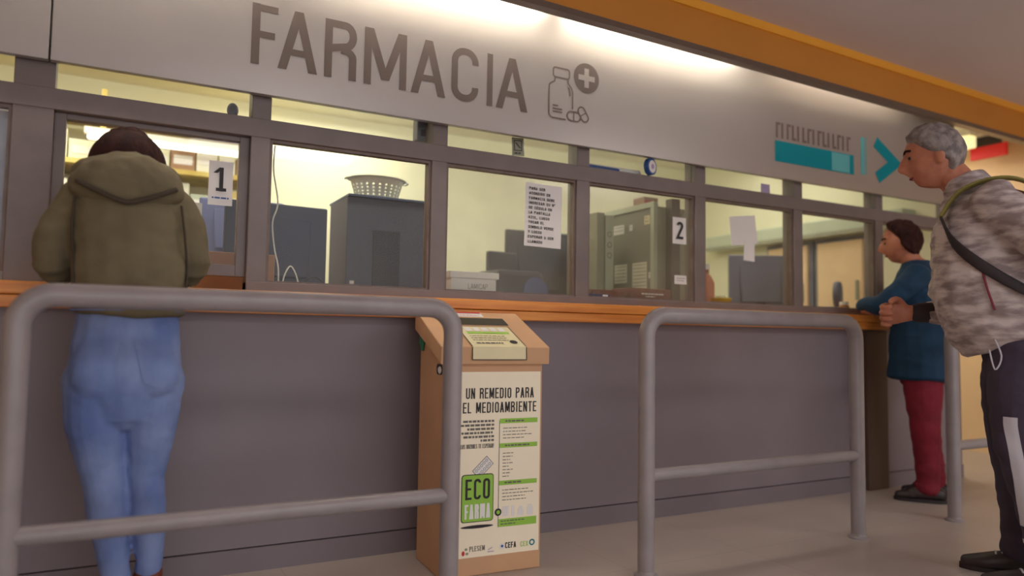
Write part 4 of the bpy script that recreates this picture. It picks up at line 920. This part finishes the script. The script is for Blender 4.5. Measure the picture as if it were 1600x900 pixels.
# ---- grey haired man in a printed jacket leaning towards the windows (local frame: faces +y, x to his right)
def man():
    root = (3.035, -1.35, 0); rz = math.radians(35.5)
    Rh = Matrix.Rotation(math.radians(-10), 3, 'X'); hc = (.0, .235, 1.645)
    bm = bmesh.new(); head(bm, hc, Rh, 1.07)
    limb(bm, [(0, .10, 1.46, .064, .066), (0, .175, 1.57, .058, .062)])
    limb(bm, [(0, -.05, .80, .15, .12), (0, -.045, .95, .15, .125), (0, .02, 1.12, .155, .13), (0, .06, 1.3, .17, .12), (0, .085, 1.43, .15, .085), (0, .10, 1.49, .07, .06)])
    # right arm bent forward, fist ahead of the belly; left arm back, hand by the hip
    limb(bm, [(.19, .08, 1.42, .05, .05), (.235, .02, 1.25, .045, .045), (.235, .05, 1.10, .042, .042), (.20, .18, 1.035, .038, .036), (.155, .315, 1.02, .030, .028)], 4, (0, 0, 1))
    hand(bm, (.155, .32, 1.018), (-.25, .95, -.05), (-.9, -.1, -.2), 1.15, 1, 1.2)
    limb(bm, [(-.19, .07, 1.42, .05, .05), (-.245, -.07, 1.27, .045, .045), (-.265, -.20, 1.13, .042, .042), (-.27, -.22, 1.0, .036, .036), (-.27, -.19, .88, .027, .026)], 4, (0, 1, 0))
    hand(bm, (-.27, -.19, .88), (.05, .2, -1), (1, 0, .1), .5, 1, 1.05)
    for s, a, t in ((1, (.10, -.05, .1), (.115, .14, .03)), (-1, (-.12, -.10, .1), (-.135, .10, .03))):
        limb(bm, [(s*.085, -.05, .88, .095, .10), (s*.095, -.03, .70, .08, .085), (s*.105, -.03, .50, .058, .06), ((s*.105+a[0])/2, (-.04+a[1])/2, .32, .054, .056), a+(.038, .042), (a[0], a[1], .055, .04, .045), ((a[0]+t[0])/2, (a[1]+t[1])/2, .045, .042, .032), t+(.035, .018)], 4)
    o = fuse('person', bm, 'skinm', None, .0052, 4)
    o.location = root; o.rotation_euler = (0, 0, rz)
    tag(o, 'grey haired man in a grey printed jacket and dark track trousers leaning forward', 'person')
    face_bits(o, hc, Rh, 1.07, 'hairw')
    # trousers
    bm = bmesh.new()
    limb(bm, [(0, -.05, .80, .165, .135), (0, -.05, .90, .17, .14), (0, -.045, 1.0, .16, .135)], 4)
    legs = []
    for s, a in ((1, (.10, -.05, .1)), (-1, (-.12, -.10, .1))):
        L = [(s*.085, -.05, .86, .108, .125), (s*.095, -.03, .70, .10, .115), (s*.105, -.025, .52, .082, .092), ((s*.105+a[0])/2, (-.04+a[1])/2, .33, .078, .086), (a[0], a[1]+.002, .16, .066, .074), (a[0], a[1]+.005, .085, .064, .075)]
        legs.append(L); limb(bm, L, 5)
    tr = fuse('track_trousers', bm, 'navy', o, .007, 5, (.007, 9, 9, 14))
    patch(tr, [[(-.3, .022-.055*max(0, .6-z)/.4+.02*u, z) for u in (-1, -.5, 0, .5, 1)] for z in [.63-.47*k/30 for k in range(31)]], (1, 0, 0), 'side_stripe', 'silver', tr, .003)
    bm = bmesh.new(); tube(bm, [(-.165, .07, .93, .003, .003), (-.180, .045, .85, .003, .003), (-.172, .065, .80, .003, .003), (-.165, .08, .87, .003, .003)], 8, 5); link('drawstring', bm, 'silver', tr, True)
    # jacket
    bm = bmesh.new()
    limb(bm, [(0, -.01, .915, .180, .178), (0, .02, .99, .196, .200), (0, .045, 1.07, .203, .206), (0, .055, 1.16, .205, .205), (0, .075, 1.30, .205, .18), (0, .09, 1.42, .185, .14), (0, .11, 1.49, .10, .10), (0, .135, 1.545, .085, .085)], 5, capk=.2)
    limb(bm, [(.18, .08, 1.42, .085, .085), (.245, .02, 1.25, .078, .08), (.245, .04, 1.09, .070, .072), (.21, .14, 1.03, .062, .06), (.172, .25, 1.022, .047, .047)], 4, (0, 0, 1))
    limb(bm, [(-.18, .06, 1.42, .085, .09), (-.255, -.08, 1.27, .080, .085), (-.275, -.20, 1.13, .073, .077), (-.278, -.22, 1.0, .064, .066), (-.273, -.195, .91, .05, .05)], 4, (0, 1, 0))
    jk = fuse('printed_jacket', bm, 'camo', o, .007, 4, (.012, 5, 5, 17))
    bm = bmesh.new(); tube(bm, [(.172, .245, 1.022, .045, .045), (.160, .298, 1.019, .040, .040)], 14, 2, (0, 0, 1)); link('dark_cuff', bm, 'bagdark', jk, True)
    bm = bmesh.new(); tube(bm, [(-.206, .10, 1.16, .004, .004), (-.204, .085, 1.09, .004, .004), (-.205, .065, 1.02, .004, .004)], 8, 4); link('pocket_zip', bm, 'maroon', jk, True)
    bm = bmesh.new(); tube(bm, [(-.13, .05, 1.505, .006, .004), (-.21, .0, 1.46, .006, .004), (-.28, -.07, 1.375, .006, .004), (-.335, -.14, 1.24, .006, .004)], 8, 4); link('sleeve_piping', bm, 'maroon', jk, True)
    def line(d): return max(.62*d.z-.50*d.y+.02, -d.y*.9-.28+.35*d.z) if d.z > -.25 else (-d.y-.45)
    hair('hair', hc, Rh, 'hairg', o, 1.07, line, .014, .009)
    for k, (a, t) in enumerate((((.10, -.05), (.115, .145)), ((-.12, -.10), (-.135, .105)))):
        bm = bmesh.new(); shoe(bm, a+(.08,), t+(.02,), 1.08); sh_ = fuse('shoe', bm, 'shoe', o, .005, 3)
        bm = bmesh.new(); sole(bm, a+(0,), t+(0,)); link('sole', bm, 'bagdark', sh_)
        bm = bmesh.new(); A_ = Vector(a+(.0,)); T_ = Vector(t+(.0,)); d = (T_-A_).normalized(); sd = Vector((-d.y, d.x, 0))
        for q in range(3):
            c = A_+d*(.05+q*.022); rod(bm, [c+sd*.022+Vector((0, 0, .088-q*.007)), c+Vector((0, 0, .095-q*.008)), c-sd*.022+Vector((0, 0, .088-q*.007))], .004, 8, 2)
        link('laces', bm, 'silver', sh_, True)
    # backpack on his back, strap over the near shoulder: a thing of its own
    bp = thing('backpack', 'black backpack with olive strap worn on the back of the grey haired man', 'backpack', root, rz)
    bm = bmesh.new()
    tube(bm, [(0, -.20, .98, .14, .07), (0, -.215, 1.10, .155, .085), (0, -.20, 1.27, .15, .085), (0, -.165, 1.42, .13, .07), (0, -.13, 1.50, .10, .05)], 18, 5)
    fuse('pack_body', bm, 'bagdark', bp, .008, 3, (.006, 8, 8, 10))
    bm = bmesh.new(); tube(bm, [(-.09, -.10, 1.48, .026, .007), (-.115, -.02, 1.515, .028, .008), (-.118, .07, 1.515, .030, .008), (-.125, .165, 1.47, .030, .008), (-.135, .225, 1.38, .026, .007)], 10, 4, (-1, .2, 0)); link('shoulder_strap', bm, 'bagolive', bp, True)
    bm = bmesh.new(); tube(bm, [(-.135, .225, 1.38, .020, .005), (-.180, .185, 1.27, .020, .005), (-.216, .09, 1.17, .020, .005), (-.21, -.06, 1.07, .018, .005), (-.12, -.19, 1.02, .015, .005)], 10, 4, (0, .3, 1)); link('strap_webbing', bm, 'bagdark', bp, True)
    bm = bmesh.new(); tube(bm, [(.09, -.10, 1.48, .026, .007), (.115, -.02, 1.515, .026, .007), (.118, .07, 1.515, .026, .007), (.125, .165, 1.47, .026, .007), (.165, .20, 1.3, .02, .006), (.216, .10, 1.17, .015, .005), (.20, -.06, 1.07, .015, .005), (.12, -.19, 1.02, .015, .005)], 10, 4, (1, .2, 0)); link('shoulder_strap', bm, 'bagolive', bp, True)
    bm = bmesh.new(); tube(bm, [(-.12, -.20, 1.06, .005, .005), (-.15, -.21, 1.2, .005, .005), (-.135, -.18, 1.38, .005, .005), (-.08, -.14, 1.50, .005, .005)], 8, 4); link('trim_piping', bm, 'maroon', bp, True)
man()

# ---- woman in the petrol coat leaning on the counter further along
def woman_petrol():
    root = (4.12, -.30, 0); rz = math.radians(33)
    Rh = Matrix.Rotation(math.radians(-8), 3, 'X'); hc = (.0, .085, 1.475)
    bm = bmesh.new(); head(bm, hc, Rh, 1.0)
    limb(bm, [(0, .0, 1.30, .052, .055), (0, .05, 1.41, .05, .054)])
    limb(bm, [(0, -.01, .72, .15, .12), (0, -.01, .90, .14, .12), (0, .01, 1.06, .14, .115), (0, .01, 1.22, .15, .105), (0, .0, 1.30, .13, .08), (0, .0, 1.35, .06, .05)])
    limb(bm, [(-.16, .0, 1.28, .046, .046), (-.20, .10, 1.17, .042, .042), (-.19, .19, 1.085, .036, .036), (-.12, .27, 1.085, .033, .032), (-.04, .285, 1.085, .025, .023)], 4, (0, 0, 1))
    hand(bm, (-.04, .285, 1.085), (.95, -.1, -.1), (0, 0, -1), .35, -1, .92)
    limb(bm, [(.16, .0, 1.28, .046, .046), (.20, .10, 1.17, .042, .042), (.17, .16, 1.12, .036, .036), (.10, .235, 1.112, .033, .032), (.03, .27, 1.125, .025, .023)], 4, (0, 0, 1))
    hand(bm, (.03, .27, 1.128), (-.9, .1, .0), (0, 0, -1), .35, 1, .92)
    for s, a, t in ((1, (.085, -.06, .1), (.095, .09, .03)), (-1, (-.085, -.03, .1), (-.095, .12, .03))):
        limb(bm, [(s*.075, -.01, .80, .09, .10), (s*.08, -.015, .62, .075, .08), (s*.082, -.02, .44, .056, .058), ((s*.082+a[0])/2, (-.02+a[1])/2, .28, .052, .056), a+(.034, .036), (a[0], a[1], .055, .036, .04), ((a[0]+t[0])/2, (a[1]+t[1])/2, .042, .038, .03), t+(.03, .016)], 4)
    o = fuse('person', bm, 'skinm', None, .0052, 4)
    o.location = root; o.rotation_euler = (0, 0, rz)
    tag(o, 'dark haired woman in petrol blue coat and wine red trousers leaning on the counter', 'person')
    face_bits(o, hc, Rh, 1.0, 'hairw')
    bm = bmesh.new()
    limb(bm, [(0, -.01, .70, .15, .125), (0, -.01, .85, .15, .125)], 3)
    for s, a in ((1, (.085, -.06, .1)), (-1, (-.085, -.03, .1))):
        limb(bm, [(s*.075, -.01, .78, .098, .115), (s*.08, -.015, .60, .088, .098), (s*.082, -.02, .44, .074, .08), ((s*.082+a[0])/2, (-.02+a[1])/2, .28, .066, .070), (a[0], a[1], .13, .056, .062), (a[0], a[1]+.01, .078, .060, .072)], 5)
    fuse('trousers', bm, 'redtrouser', o, .007, 5, (.006, 9, 9, 14))
    bm = bmesh.new()
    limb(bm, [(0, -.01, .69, .200, .180), (0, -.01, .82, .192, .172), (0, .0, .97, .178, .158), (0, .01, 1.08, .165, .145), (0, .01, 1.21, .168, .128), (0, .005, 1.30, .150, .10), (0, .01, 1.36, .078, .072)], 5, capk=.15)
    limb(bm, [(-.14, .0, 1.275, .072, .072), (-.205, .10, 1.17, .066, .068), (-.195, .19, 1.105, .056, .058), (-.13, .26, 1.103, .050, .048), (-.065, .285, 1.10, .042, .040)], 4, (0, 0, 1))
    limb(bm, [(.14, .0, 1.275, .072, .072), (.205, .10, 1.18, .066, .068), (.175, .16, 1.13, .056, .056), (.11, .23, 1.125, .048, .047), (.055, .262, 1.128, .040, .038)], 4, (0, 0, 1))
    fuse('coat', bm, 'tealcoat', o, .007, 5, (.008, 7, 7, 12))
    def line(d): return (.02-d.y)+.85*max(0, d.z-.15)-1.6*max(0, -d.z-.25)
    hair('hair', hc, Rh, 'hairw', o, 1.0, line, .024, .014)
    for a, t in (((.085, -.06), (.095, .09)), ((-.085, -.03), (-.095, .12))):
        bm = bmesh.new(); shoe(bm, a+(.08,), t+(.02,), .95); sh_ = fuse('shoe', bm, 'shoe', o, .005, 3)
        bm = bmesh.new(); sole(bm, a+(0,), t+(0,)); link('sole', bm, 'bagdark', sh_)
woman_petrol()
